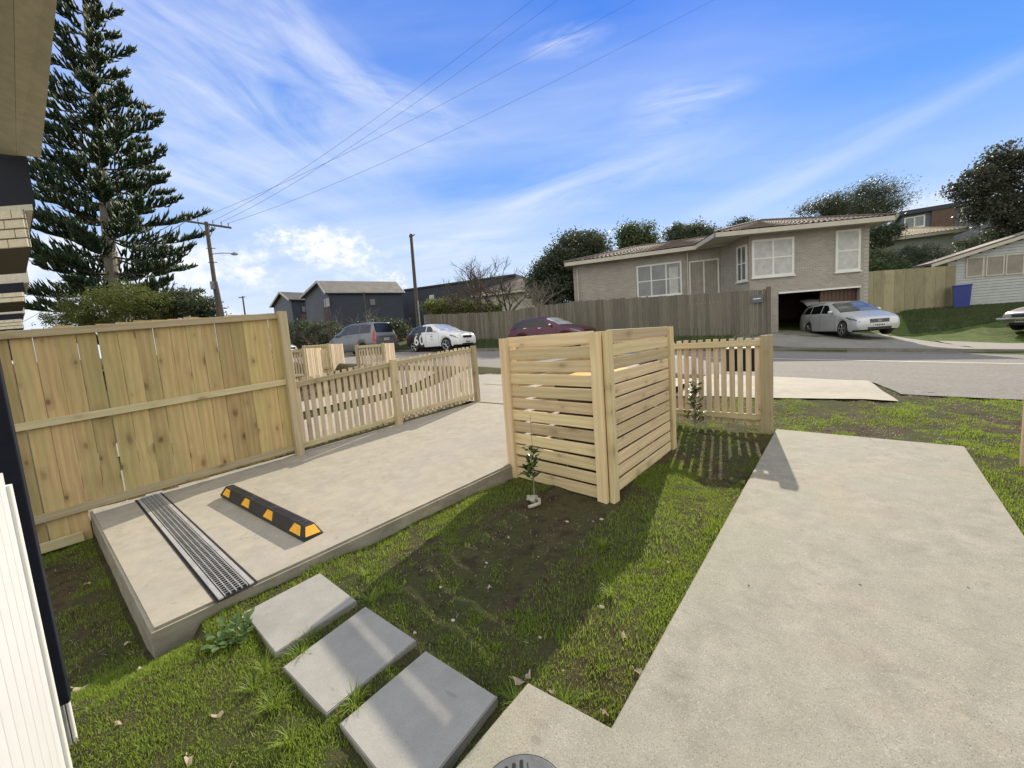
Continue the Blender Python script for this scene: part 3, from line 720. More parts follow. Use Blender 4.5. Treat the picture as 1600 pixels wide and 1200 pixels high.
# ---------------- wheel stop
a0, a1 = Vector((-5.255, .84, 0)), Vector((-3.335, 1.03, 0)); u = (a1-a0).normalized(); nn = Vector((-u.y, u.x, 0)); Lw = (a1-a0).length
ws = empty('wheel_stop', (*((a0+a1)/2)[:2], dz(0, .93)), 'black rubber wheel stop with yellow reflective panels lying across the driveway', 'wheel stop')
Mw = Matrix(((u.x, nn.x, 0, 0), (u.y, nn.y, .06, 0), (0, 0, 1, 0), (0, 0, 0, 1))); Mw.translation = Vector((*((a0+a1)/2)[:2], dz(0, .93)+.002))
hb, ht, hh = .078, .040, .105
def stopsec(x, e=0):
    return [(x, -hb+e, .0), (x, -hb+e, .022), (x, -ht, hh-.004-e*.2), (x, -ht+.008, hh-e*.2), (x, ht-.008, hh-e*.2), (x, ht, hh-.004-e*.2), (x, hb-e, .022), (x, hb-e, 0)]
V = []; Fc = []
xs = [-Lw/2, -Lw/2+.004, -Lw/2+.055, Lw/2-.055, Lw/2-.004, Lw/2]
secs = [[(p[0], p[1], min(p[2], .022)) for p in stopsec(xs[0])], [(p[0], p[1], min(p[2], .026)) for p in stopsec(xs[1])], stopsec(xs[2]), stopsec(xs[3]), [(p[0], p[1], min(p[2], .026)) for p in stopsec(xs[4])], [(p[0], p[1], min(p[2], .022)) for p in stopsec(xs[5])]]
for sct in secs: V += sct
for i in range(5):
    for j in range(7): Fc.append((i*8+j, i*8+j+1, (i+1)*8+j+1, (i+1)*8+j))
Fc += [tuple(range(8)), tuple(range(40, 48))[::-1]]
mesh('stop_body', V, Fc, 'black_rubber', ws, mw=Mw)
def onside(x, s, f, off=.0025):   # point on the sloped long face, f 0 bottom .. 1 top
    y = hb+(ht-hb)*f; z = .022+(hh-.004-.022)*f; return (x, s*(y+off), z+off*.5)
for s in (-1, 1):
    for k in range(4):
        xc = -Lw/2+.16+k*(Lw-.32)/3; a, b = .095, .055
        v = [onside(xc-a, s, .10), onside(xc+a, s, .10), onside(xc+b, s, .90), onside(xc-b, s, .90), onside(xc-a, s, .10, -.004), onside(xc+a, s, .10, -.004), onside(xc+b, s, .90, -.004), onside(xc-b, s, .90, -.004)]
        mesh('reflector', v, [(0, 1, 2, 3), (0, 4, 5, 1), (1, 5, 6, 2), (2, 6, 7, 3), (3, 7, 4, 0)], 'yellow_reflector', ws, mw=Mw)
for s in (-1, 1):
    x0, x1 = s*(Lw/2-.001), s*(Lw/2-.052)
    def onend(yy, f, off=.003): return (x0+(x1-x0)*f+s*off, yy, .026+(hh-.026-.004)*f+off*.4)
    v = [onend(-.058, .06), onend(.058, .06), onend(.034, .9), onend(-.034, .9), onend(-.058, .06, -.006), onend(.058, .06, -.006), onend(.034, .9, -.006), onend(-.034, .9, -.006)]
    mesh('reflector', v, [(0, 1, 2, 3), (0, 4, 5, 1), (1, 5, 6, 2), (2, 6, 7, 3), (3, 7, 4, 0)], 'yellow_reflector', ws, mw=Mw)
for k in range(4):
    xc = -Lw/2+.17+k*(Lw-.34)/3
    MB().tube([(xc, 0, hh-.002), (xc, 0, hh+.004)], .020, 12).build('bolt_cap', 'black_trim', ws, mw=Mw)
mb = MB()
for q in range(60):
    xc = -Lw/2+.08+q*(Lw-.16)/59
    if min(abs(xc-(-Lw/2+.17+k*(Lw-.34)/3)) for k in range(4)) > .04: mb.box((xc, 0, hh+.0015), (.010, .048, .004))
o = mb.build('tread_ribs', 'black_rubber', ws, mw=Mw); o['kind'] = 'stuff'

# ---------------- pavers
PV = [([(-2.859, .436), (-2.893, .904), (-2.378, .927), (-2.322, .462)], 'grey concrete paver lying nearest the driveway slab'),
      ([(-2.184, .457), (-2.279, .936), (-1.794, .975), (-1.742, .497)], 'middle of the three grey concrete pavers in the lawn'),
      ([(-1.653, .514), (-1.694, .966), (-1.225, 1.013), (-1.158, .535)], 'grey concrete paver nearest the path apron, largest in the photo')]
for pl_, lab in PV:
    cx_, cy_ = sum(p[0] for p in pl_)/4, sum(p[1] for p in pl_)/4
    o = sheet('stepping_paver', pl_, lambda x, y: -.04+.035*y, 'paver_concrete', .055, kind=None, bev=.004); tag(o, lab, 'paver', 'concrete pavers set in the lawn')

# ---------------- round drain cover
dc = empty('drain_cover', (-.845, .90, pz(0, .9)), 'round grey slotted drain cover in the concrete apron, cut by the photo bottom', 'drain cover')
R0 = .155; zc = pz(0, .90)+.003
mb = MB(); n = 48
V = [( -.845+R0*math.cos(2*math.pi*i/n), .765+R0*math.sin(2*math.pi*i/n), zc+.002+.035*(R0*math.sin(2*math.pi*i/n)-.135)) for i in range(n)]
V += [( -.845+(R0-.010)*math.cos(2*math.pi*i/n), .765+(R0-.010)*math.sin(2*math.pi*i/n), zc+.012+.035*(R0*math.sin(2*math.pi*i/n)-.135)) for i in range(n)]
Fc = [(i, (i+1) % n, n+(i+1) % n, n+i) for i in range(n)]+[tuple(range(n, 2*n))]
mesh('cover_plate', V, Fc, 'drain_cover', dc, world=True)
rim = MB(); pts = [Vector((-.845+(R0+.004)*math.cos(2*math.pi*i/40), .765+(R0+.004)*math.sin(2*math.pi*i/40), zc+.001+.035*(R0*math.sin(2*math.pi*i/40)-.135))) for i in range(41)]
rim.tube(pts, .003, 5, cap=False).build('rim', 'weathered_grey', dc, world=True)
mdir = Vector((-.70, .714, .025)).normalized(); mside = Vector((.714, .70, 0)).normalized()
for row, off in ((0, .078), (1, -.078)):
    for i in range(-4, 5):
        c = Vector((-.845, .765, zc+.0128-.035*.135))+mside*(i*.026)+mdir*(off-.004*abs(i))
        L = .046-.0048*abs(i)
        M = Matrix(((mside.x, mdir.x, 0, c.x), (mside.y, mdir.y, 0, c.y), (mside.z, mdir.z, 1, c.z), (0, 0, 0, 1)))
        m = MB(); k = 12; vv = []
        for q in range(k):
            an = 2*math.pi*q/k; vv.append((.0065*math.cos(an), .0065*math.sin(an)+(L if math.sin(an) >= 0 else -L), 0))
        m.add([M @ Vector(p) for p in vv]+[M @ Vector((p[0], p[1], -.004)) for p in vv], [tuple(range(k))]+[(q, k+q, k+(q+1) % k, (q+1) % k) for q in range(k)])
        m.build('slot', 'dark_inside', dc, world=True)

# ---------------- own house: white boarded panel, black flashing, soffit and bays
own = empty('white_wall_panel', at(60, 1150, 1.2), 'white vertical-board wall panel at the lower left edge, right beside the camera', 'wall')
def vline(px, py, D):       # vertical line at a pixel
    p = at(px, py, D); return Vector((p.x, p.y, 0))
c0 = vline(79, 1115, 1.55); c1_ = vline(-60, 1150, .9)
du = (c1_-c0); dn = du.normalized(); nrm2 = Vector((dn.y, -dn.x, 0));
ztop = atX(2, 752, c0.x).z
zt_w = (Vector((0, 0, EYE))+ray(0, 755)*1.5).z
for k in range(8):
    p = c0+du.normalized()*(.055+k*.10)
    plank('board', (p.x, p.y, -.3), (p.x, p.y, zt_w+.05), .096, .022, dn, 'white_paint', own)
plank('corner_trim', (c0.x+dn.x*-.005, c0.y+dn.y*-.005, -.3), (c0.x+dn.x*-.005, c0.y+dn.y*-.005, zt_w), .035, .045, dn, 'white_trim', own)
fl_ = empty('black_downpipe', at(95, 1100, 1.62), 'broad black-navy metal cover strip running down the house corner beside the white panel', 'downpipe')
b0 = vline(78, 1114, 1.66); b1 = vline(111, 1095, 1.70)
zb0 = at(95, 1104, 1.66).z
mid = (b0+b1)/2; wd = (b1-b0); 
plank('pipe_body', (mid.x, mid.y, zb0), (mid.x, mid.y, 2.1), wd.length, .055, wd, 'navy_cladding', fl_)
e1 = b1-wd.normalized()*.02
plank('edge_fold', (e1.x-.005, e1.y-.035, zb0+.006), (e1.x-.005, e1.y-.035, 2.1), .022, .012, wd, 'navy_cladding', fl_)
fp = empty('corner_post', at(88, 1150, 1.66), 'weathered grey corner post below the black strip at the lower left', 'post')
q = vline(89, 1118, 1.72)
plank('post_board', (q.x, q.y, -.35), (q.x, q.y, zb0-.004), .055, .05, wd, 'weathered_grey', fp)
plank('post_edge', (q.x+wd.normalized().x*.036, q.y+wd.normalized().y*.036, -.35), (q.x+wd.normalized().x*.036, q.y+wd.normalized().y*.036, zb0-.004), .012, .03, wd, 'white_trim', fp)

# soffit of the house overhead at the upper left: horizontal box running towards -X
sf = empty('house_soffit', at(45, 240, 4.0), 'big beige rendered eave and soffit hanging in from the upper left corner', 'eave')
def soffit(DA, px0, px1, px2, pyb, back=1.2, up_=1.6, parent=None, zt=None):
    e0 = at(px0, pyb, DA); e1 = at(px1, pyb, DA); e2 = at(px2, pyb, DA)
    return e0, e1, e2
far_a, far_b, far_c = at(-40, 236, 4.0), at(26, 243, 4.0), at(64, 246, 4.0)
near_b, near_c = at(21.5, 0, 2.35), at(89, 0, 2.35)
# underside strip between the two receding lines
def ext(p, q, t): return p+(q-p)*t
nb2, nc2 = ext(far_b, near_b, 1.5), ext(far_c, near_c, 1.5)
V = [far_b, far_c, nc2, nb2, far_b+UP*.25, far_c+UP*.25, nc2+UP*.25, nb2+UP*.25]
mesh('soffit_board', V, [(0, 1, 2, 3), (7, 6, 5, 4), (0, 4, 5, 1), (1, 5, 6, 2), (2, 6, 7, 3), (3, 7, 4, 0)], 'beige_render', sf, world=True)
V = [far_a, far_b-UP*.001, nb2-UP*.001, ext(far_a, at(-60, 0, 2.35), 1.5), far_a+UP*.5, far_b+UP*.5, nb2+UP*.5, ext(far_a, at(-60, 0, 2.35), 1.5)+UP*.5]
V = [p+Vector((-.002, -.002, 0)) for p in V]
mesh('fascia', V, [(0, 1, 2, 3), (7, 6, 5, 4), (0, 4, 5, 1), (1, 5, 6, 2), (2, 6, 7, 3), (3, 7, 4, 0)], 'cream_render', sf, world=True)
# projecting first floor bays: navy band over a brick band, then the next house's eave behind
def bay(D, rows, label):
    """rows: (kind, y top px, y bottom px, right px)"""
    pr0 = 8
    r = empty('projecting_bay', at(20, rows[-1][2], D), label, 'house', 'projecting bays of the terrace row at the left edge')
    bd_ = ray(pr0, 590); back = Vector((bd_.x, bd_.y, 0)).normalized()*1.6
    for kind, yt, yb_, pr_ in rows:
        a = at(-60, (yt+yb_)/2, D); b = at(pr_, (yt+yb_)/2, D)
        zt_, zb_ = at(pr_, yt, D).z, at(pr_, yb_, D).z
        u_ = Vector((b.x-a.x, b.y-a.y, 0)); 
        if kind == 'brick':
            nrow = max(2, round((yb_-yt)/(56.0/D))); bh = (zt_-zb_)/nrow; uu = u_.normalized(); L = u_.length
            bb = Vector((b.x, b.y, 0)); nrm_ = Vector((uu.y, -uu.x, 0))
            m = MB(); c = [a, b, b+back, a+back]; m.add([(p.x, p.y, zb_) for p in c]+[(p.x, p.y, zt_) for p in c], [(3, 2, 1, 0), (4, 5, 6, 7), (0, 1, 5, 4), (1, 2, 6, 5), (2, 3, 7, 6), (3, 0, 4, 7)]); m.build('brick_backing', 'mortar', r, world=True)
            bl = .23
            for i in range(nrow):
                zz = zb_+bh*(i+.5); s = -(.5*bl if i % 2 else .12*bl)
                while s < L:
                    s0, s1 = max(s, 0)+.005, min(s+bl, L)-.005
                    if s1-s0 > .03:
                        c = bb-uu*((s0+s1)/2)+nrm_*.004
                        plank('brick', (c.x+uu.x*(s1-s0)/2, c.y+uu.y*(s1-s0)/2, zz), (c.x-uu.x*(s1-s0)/2, c.y-uu.y*(s1-s0)/2, zz), bh-.012, .03, (0, 0, 1), 'cream_brick', r)
                    s += bl
        else:
            mat, nm = {'navy': ('navy_cladding', 'navy_band'), 'eave': ('beige_render', 'eave'), 'sill': ('cream_render', 'sill')}[kind]
            m = MB(); c = [a, b, b+back, a+back]; m.add([(p.x, p.y, zb_) for p in c]+[(p.x, p.y, zt_) for p in c], [(3, 2, 1, 0), (4, 5, 6, 7), (0, 1, 5, 4), (1, 2, 6, 5), (2, 3, 7, 6), (3, 0, 4, 7)]); m.build(nm, mat, r, world=True)
bay(4.05, [('navy', 240, 319, 48), ('sill', 319, 328, 51), ('brick', 328, 386, 43)], 'nearest cream brick bay with a navy band, just under the big beige soffit')
bay(7.0, [('eave', 380, 441, 40), ('navy', 441, 456, 38), ('brick', 456, 471, 38)], 'second brick bay with beige eave and navy band, half way down to the fence top')
bay(10.4, [('eave', 466, 489, 37), ('navy', 489, 498, 36), ('brick', 498, 513, 36), ('navy', 513, 560, 36)], 'farthest and smallest brick bay, resting just above the paling fence top')

# ---------------- saplings
def leaf_quad(mb, base, d, L, wd, droop=.25):
    d = Vector(d).normalized(); s = d.cross(UP)
    if s.length < .1: s = Vector((1, 0, 0))
    s.normalize(); nrm = s.cross(d)
    p = [base, base+d*L*.35+s*wd*.5+nrm*.1*L, base+d*L*.35-s*wd*.5+nrm*.1*L, base+d*L*.75+s*wd*.38-UP*droop*L*.3, base+d*L*.75-s*wd*.38-UP*droop*L*.3, base+d*L-UP*droop*L*.6, base+d*L*.4, base+d*L*.75-UP*droop*L*.35]
    mb.add(p, [(0, 1, 6), (0, 6, 2), (1, 3, 7, 6), (6, 7, 4, 2), (3, 5, 7), (7, 5, 4)])
def sapling(x, y, h, stem0, n, label, sack=False, stake=None, seed=1, spread=.12):
    rg = random.Random(seed); z = gz(x, y)
    r = empty('lemon_sapling', (x, y, z), label, 'sapling', 'young citrus saplings planted in the lawn')
    MB().tube([(0, 0, 0), (.004, .003, h*.4), (-.006, 0, h*.8), (0, .004, h)], .009, 7, r2=.004).build('stem', 'pale_bark', r)
    br = MB(); lf = MB()
    for i in range(n):
        t = stem0+(1-stem0)*rg.random()**.9; an = rg.uniform(0, 6.28); ln = spread*rg.uniform(.35, 1)*(1.1-.5*t)
        b = Vector((0, 0, h*t)); e = b+Vector((math.cos(an)*ln, math.sin(an)*ln, ln*.6)); br.tube([b, e], .0028, 4)
        for k in range(rg.randint(3, 5)):
            a2 = rg.uniform(0, 6.28); leaf_quad(lf, b.lerp(e, rg.uniform(.4, 1)), (math.cos(a2), math.sin(a2), rg.uniform(.1, 1.1)), rg.uniform(.055, .095), .035)
    br.build('twigs', 'bark', r)['kind'] = 'stuff'; o = lf.build('leaves', 'citrus_leaf', r, smooth=True); o['kind'] = 'stuff'
    if stake:
        MB().tube([(.01, .02, 0), (.012, .02, stake)], .003, 6).build('stake', 'pale_bark', r)
    return r, z
px_, py_ = -2.46, 2.62
p = onp(835, 783, -.075, 0, .035); px_, py_ = p.x, p.y
sapling(px_, py_, .47, .42, 18, 'small lemon sapling with a plastic sack at its foot, before the slatted screen', stake=None, seed=3, spread=.13)
tagm = MB(); tagm.tube([(px_-.005, py_+.03, gz(px_, py_)+.42), (px_-.012, py_+.035, gz(px_, py_)+.80)], .0022, 5)
tag(tagm.build('support_cane', 'pale_bark', world=True), 'thin bare cane rising out of the lemon sapling in front of the slats', 'cane')
bm = bmesh.new(); bmesh.ops.create_icosphere(bm, subdivisions=3, radius=.055)
for v in bm.verts: v.co = Vector((v.co.x*1.1, v.co.y*.8, max(v.co.z, -.02)*.75))*(1+.16*math.sin(v.co.x*90)+.14*math.sin(v.co.y*110+v.co.z*70))
me = bpy.data.meshes.new('plastic_sack'); bm.to_mesh(me); bm.free(); setmat(me, 'sack_plastic'); o = link('plastic_sack', me); o.location = (px_-.005, py_-.012, gz(px_, py_)+.025)
tag(o, 'crumpled pale plastic sack tied round the foot of the lemon sapling', 'sack')
z_ = gz(px_, py_)+.012
MB_ = MB().tube([(px_+.03, py_-.02, z_+.03), (px_+.08, py_-.02, z_+.035), (px_+.115, py_-.06, z_+.02), (px_+.085, py_-.11, z_+.008), (px_+.06, py_-.15, z_+.003)], [.008, .016, .018, .018, .014], 7)
tag(MB_.build('plastic_tie', 'sack_plastic', world=True, smooth=True), 'curled strip of pale plastic lying by the lemon sapling', 'strip')
p = onp(1103, 660, -.06, 0, .035)
sapling(p.x, 5.45, .60, .12, 40, 'bushier lemon sapling growing in front of the picket fence', seed=9, spread=.16)

# broad-leaved weed by the slab corner
wx, wy = -2.68, .36
wr = empty('broadleaf_weed', (wx, wy, gz(wx, wy)), 'broad-leaved fleshy green weed growing between the driveway slab and the first paver', 'weed')
rg = random.Random(4)
for i, (an, ln, el) in enumerate([(2.2, .12, .5), (1.5, .12, .9), (.3, .16, .55), (3.3, .18, .2), (3.9, .14, .15), (4.6, .11, .15), (5.3, .10, .25), (.9, .10, .8), (2.8, .10, .7), (.0, .09, .3)]):
    d = Vector((math.cos(an)*math.cos(el), math.sin(an)*math.cos(el), math.sin(el)))
    m = MB(); m.tube([Vector((0, 0, .01)), d*ln*.5, d*ln], .004, 5); m.build('weed_stem', 'weed_leaf', wr)
    for k in range(4):
        m = MB(); t = .4+.2*k; side = d.cross(UP).normalized()*(1 if k % 2 else -1)
        dd = (d*.6+side*.8+UP*.2) if k < 3 else d
        b = d*ln*t; leaf_n = 10; dd = Vector(dd).normalized(); sd = dd.cross(UP).normalized(); L = rg.uniform(.038, .056); W_ = L*.75
        ring = [b+dd*(L/2-math.cos(2*math.pi*q/leaf_n)*L/2)+sd*math.sin(2*math.pi*q/leaf_n)*W_/2+UP*.012*abs(math.sin(2*math.pi*q/leaf_n)) for q in range(leaf_n)]
        m.add([b+dd*L/2]+ring, [(0, 1+q, 1+(q+1) % leaf_n) for q in range(leaf_n)]); m.build('weed_leaf', 'weed_leaf', wr, smooth=True)

# ---------------- grass, pebbles and litter
def vnoise(x, y, s, seed):
    """smooth value noise"""
    r = np.random.default_rng(seed); G = r.random((256, 256)); X = x*s+1000; Y = y*s+1000
    xi = np.floor(X).astype(int); yi = np.floor(Y).astype(int); fx = X-xi; fy = Y-yi; fx = fx*fx*(3-2*fx); fy = fy*fy*(3-2*fy)
    g = lambda a, b: G[a % 256, b % 256]
    return (g(xi, yi)*(1-fx)+g(xi+1, yi)*fx)*(1-fy)+(g(xi, yi+1)*(1-fx)+g(xi+1, yi+1)*fx)*fy
def inpoly(x, y, poly):
    c = np.zeros(x.shape, bool); n = len(poly)
    for i in range(n):
        x0, y0 = poly[i]; x1, y1 = poly[(i+1) % n]
        with np.errstate(divide='ignore', invalid='ignore'):
            c ^= ((y0 > y) != (y1 > y)) & (x < (x1-x0)*(y-y0)/(y1-y0+1e-12)+x0)
    return c
path_poly = [(-.765, 1.168), (-1.136, 5.62), (.384, 5.58), (.508, 3.70), (.73, 1.2), (.95, -1.2), (-1.02, -1.2), (-1.112, .722), (-1.14, 1.12)]
drv_poly = [(-3.05, -.0), (-6.44, -.28), (-6.6, 5.6), (-9.6, 8.3), (-3.0, 9.6), (-2.98, 5.3)]
hole = [path_poly, drv_poly]+[p[0] for p in PV]
def dist_edges(x, y, polys):
    d = np.full(x.shape, 9.0)
    for poly in polys:
        for i in range(len(poly)):
            a = np.array(poly[i]); b = np.array(poly[(i+1) % len(poly)]); ab = b-a; t = np.clip(((x-a[0])*ab[0]+(y-a[1])*ab[1])/(ab @ ab), 0, 1)
            d = np.minimum(d, np.hypot(x-a[0]-ab[0]*t, y-a[1]-ab[1]*t))
    return d
def grass(name, x0, x1, y0, y1, n, h0, h1, wd, cov, holes, label, mat='grass_blades', extra=None, seed=3, lean=.5, bare=None):
    r = np.random.default_rng(seed); x = r.uniform(x0, x1, n); y = r.uniform(y0, y1, n)
    # clump
    m = vnoise(x, y, 1.1, seed)*.45+vnoise(x, y, 4.2, seed+1)*.35+vnoise(x, y, 13, seed+2)*.28
    if bare is not None: m = m-bare(x, y)
    ok = m > (1.08-cov)*r.uniform(.82, 1.12, n)
    if extra is not None: ok |= extra(x, y, r) & (m > .30)
    for hp in holes: ok &= ~inpoly(x, y, hp)
    x, y, m = x[ok], y[ok], m[ok]; n = len(x); z = gz_np(x, y)-.004
    h = r.uniform(h0, h1, n)*(.5+.9*m); an = r.uniform(0, 2*np.pi, n); ln = r.uniform(.1, 1, n)**1.3*lean*h*1.6
    ax = np.cos(an); ay = np.sin(an); ww = wd*r.uniform(.6, 1.3, n)/2; a2 = an+np.pi/2+r.normal(0, .5, n)
    bx, by = np.cos(a2)*ww, np.sin(a2)*ww
    P0 = np.stack([x-bx, y-by, z], 1); P1 = np.stack([x+bx, y+by, z], 1)
    mx, my, mz = x+ax*ln*.35, y+ay*ln*.35, z+h*.6
    P2 = np.stack([mx+bx*.8, my+by*.8, mz], 1); P3 = np.stack([mx-bx*.8, my-by*.8, mz], 1)
    P4 = np.stack([x+ax*ln, y+ay*ln, z+h*.95], 1)
    V = np.stack([P0, P1, P2, P3, P4], 1).reshape(-1, 3); b = np.arange(n)[:, None]*5
    T = np.concatenate([b+np.array([[0, 1, 2]]), b+np.array([[0, 2, 3]]), b+np.array([[3, 2, 4]])], 0)
    o = npmesh(name, V, T, mat); tag(o, label, 'grass', kind='stuff'); return o
LB = 'patchy short green grass and moss growing through bare soil in front of the path'
def edge_extra(x, y, r): return (dist_edges(x, y, hole) < r.uniform(0, .16, x.shape)) & (r.random(x.shape) < .6)
grass('lawn_grass', -3.3, -.6, -.3, 5.9, 380000, .007, .025, .0032, .465, hole, LB, extra=edge_extra, seed=11, bare=lambda x, y: .12*np.exp(-(((x+2.0+.1*(y-2))/.75)**2+((y-2.1)/1.1)**2)))
def sunstrip(x, y, r):
    a = (x < -2.75+.14*(y-1)) & (y > .9) & (y < 3.2)      # strip beside the slab
    b = (x > -1.75+.10*(3.0-y)) & (y < 3.2) & (y > 1.4)
    return (a | b) & (r.random(x.shape) < .45)
grass('lawn_grass', -3.2, -.7, .8, 3.6, 90000, .018, .045, .0036, .30, hole, 'brighter thicker grass along the driveway edge and beside the path', extra=sunstrip, seed=23)
grass('lawn_grass', -6.4, -1.1, -1.6, .45, 150000, .010, .032, .0036, .45, hole, 'thin grass below the driveway slab and around the pavers', extra=edge_extra, seed=31)
grass('lawn_grass', .3, 3.2, 1.5, 6.5, 120000, .012, .035, .004, .58, hole, 'grass on the right side of the path', extra=edge_extra, seed=41)
grass('verge_grass', -3.0, 6.0, 5.5, 9.2, 170000, .01, .032, .0055, .50, [path_poly, [(-3.1, 7.2), (-.1, 7.95), (-.5, 9.9), (-3.1, 9.9)], [(-.1, 8.5), (9, 10.1), (9, 12), (-.5, 10)]], 'patchy grass verge between the fences and the street', seed=51)
grass('dry_grass', -6.2, -.7, -1.4, 5.8, 16000, .006, .016, .0032, .62, hole, 'dry straw-coloured bits of dead grass lying in the lawn', mat='dry_leaf', seed=71, lean=2.4)
grass('dry_grass', -3, 5, 5.6, 9, 12000, .006, .018, .006, .62, [path_poly, [(-3.1, 7.2), (-.1, 7.95), (-.5, 9.9), (-3.1, 9.9)]], 'dry straw on the grass verge beside the street', mat='dry_leaf', seed=73, lean=2.4)
# a few coarse tufts
rg2 = np.random.default_rng(77)
def tufts(spots, n, hh, spread, seed):
    r = np.random.default_rng(seed); V = []; T = []
    for (cx_, cy_) in spots:
        for i in range(n):
            an = r.uniform(0, 6.28); h = hh*r.uniform(.5, 1.1); o_ = r.uniform(0, spread*.35); x = cx_+math.cos(an)*o_; y = cy_+math.sin(an)*o_; z = gz(x, y)-.004
            ln = r.uniform(.3, 1.1)*spread; s = (-math.sin(an)*.002, math.cos(an)*.002); b = len(V)
            for t, k in ((0, 1), (.45, .9), (.8, .6)):
                V += [(x+math.cos(an)*ln*t*t-s[0]*k, y+math.sin(an)*ln*t*t-s[1]*k, z+h*(t-.35*t*t)*1.3), (x+math.cos(an)*ln*t*t+s[0]*k, y+math.sin(an)*ln*t*t+s[1]*k, z+h*(t-.35*t*t)*1.3)]
            V.append((x+math.cos(an)*ln, y+math.sin(an)*ln, z+h*.75))
            T += [(b, b+1, b+3), (b, b+3, b+2), (b+2, b+3, b+5), (b+2, b+5, b+4), (b+4, b+5, b+6)]
    return np.array(V), np.array(T)
V, T = tufts([(-2.28, .40), (-2.22, .55), (-2.32, .62), (-2.20, .33), (-1.78, .36), (-2.0, .36), (-1.70, .60), (-1.15, 1.05), (-1.0, 1.18), (-2.35, 1.0), (-2.62, 1.12), (-1.2, 1.9), (-1.5, 2.3)], 46, .085, .09, 5)
tag(npmesh('grass_tufts', V, T, 'grass_blades'), 'longer tufts of grass growing between the pavers', 'grass', kind='stuff')
# pebbles and crumbs
def scatter_stones(n, x0, x1, y0, y1, s0, s1, holes, mat, name, label, seed):
    r = np.random.default_rng(seed); x = r.uniform(x0, x1, n); y = r.uniform(y0, y1, n); ok = np.ones(n, bool)
    for h in holes: ok &= ~inpoly(x, y, h)
    x, y = x[ok], y[ok]; n = len(x); z = gz_np(x, y); s = s0+(s1-s0)*r.random(n)**4
    oct_ = np.array([(1, 0, 0), (-1, 0, 0), (0, 1, 0), (0, -1, 0), (0, 0, .7), (0, 0, -.5)], float); F8 = np.array([(0, 2, 4), (2, 1, 4), (1, 3, 4), (3, 0, 4), (2, 0, 5), (1, 2, 5), (3, 1, 5), (0, 3, 5)])
    V = oct_[None]*s[:, None, None]*r.uniform(.6, 1.3, (n, 6, 1)); th = r.uniform(0, 6.28, n); c, sn = np.cos(th), np.sin(th)
    X = V[..., 0]*c[:, None]-V[..., 1]*sn[:, None]; Y = V[..., 0]*sn[:, None]+V[..., 1]*c[:, None]
    V = np.stack([X+x[:, None], Y+y[:, None], V[..., 2]+z[:, None]+s[:, None]*.15], -1).reshape(-1, 3)
    Fc = (np.arange(n)[:, None, None]*6+F8[None]).reshape(-1, 3)
    tag(npmesh(name, V, Fc, mat), label, 'stones', kind='stuff')
scatter_stones(3500, -6.2, -.7, -1.5, 5.8, .0018, .009, hole, 'pebble', 'gravel_crumbs', 'small stones and crumbs scattered over the bare soil', 61)
scatter_stones(40000, -6.2, -.7, -1.5, 5.8, .002, .008, hole, 'soil', 'soil_crumbs', 'clods of dark soil between the grass', 62)
scatter_stones(1800, -3, 3.5, 5.6, 9, .004, .016, [path_poly, [(-3.1, 7.2), (-.1, 7.95), (-.5, 9.9), (-3.1, 9.9)]], 'pebble', 'verge_stones', 'pale stones and litter on the grass verge', 63)
# countable dead leaves and bigger stones, placed where the photo shows them
def dead_leaf(px, py, L, an, label, plane=(-.07, 0, .035), mat='dry_leaf', dzz=.012):
    p = onp(px, py, *plane); z = max(gz(p.x, p.y)+dzz, 0 if False else -9)
    m = MB(); r_ = random.Random(int(px*7+py)); n = 9; ring = []
    for q in range(n):
        t = 2*math.pi*q/n; rr = (L/2)*(1 if q % 2 == 0 else .72)*r_.uniform(.8, 1.1); ring.append((math.cos(t)*rr, math.sin(t)*rr*.6, .010*math.sin(t*2+px)+.006*r_.random()))
    m.add([(0, 0, .003)]+ring, [(0, 1+q, 1+(q+1) % n) for q in range(n)])
    m.add([(-L*.45, 0, .004), (-L*.66, .004, .008), (-L*.65, .007, .008), (-L*.44, .003, .004)], [(0, 1, 2, 3)])
    o = m.build('dead_leaf', mat); o.location = (p.x, p.y, z); o.rotation_euler = (r_.uniform(-.25, .25), r_.uniform(-.25, .25), an)
    tag(o, label, 'leaf', 'dead leaves lying on the ground'); return o
DL = [(813, 1070, .085, .4, 'large pale dead leaf at the tip of the concrete apron'), (826, 1060, .05, 2, 'crumpled dead leaf curled behind the tip of the concrete apron'),
      (340, 1118, .06, .8, 'pale dead leaf lying in the grass left of the largest paver'), (998, 1053, .055, 0, 'tan dead leaf against the left edge of the path'),
      (862, 1085, .03, 1, 'small cream leaf in the grass between the apron and the path'), (946, 1118, .035, .2, 'brown leaf in the notch of the path'),
      (765, 918, .035, 1.4, 'curled cream leaf on the bare soil in front of the pavers'), (795, 842, .03, .3, 'reddish dead leaf on the shaded soil below the sapling'),
      (295, 1186, .06, .2, 'tan dead leaf near the bottom left corner'), (185, 1135, .05, .4, 'pale leaf in the grass by the black strip'),
      (130, 880, .07, .5, 'pale leaf on the dark ground under the paling fence'), (192, 965, .06, .9, 'dry leaf in the shade beside the slab front'), (215, 1027, .05, .1, 'white scrap of leaf at the slab corner'),
      (120, 1046, .09, .8, 'big brown leaf beside the black strip'), (975, 1000, .05, 2.1, 'curled brown leaf in the grass by the path edge'), (1045, 880, .03, .4, 'small pale leaf in the sunny grass by the path')]
for px, py, L, an, lb_ in DL: dead_leaf(px, py, L, an, lb_)
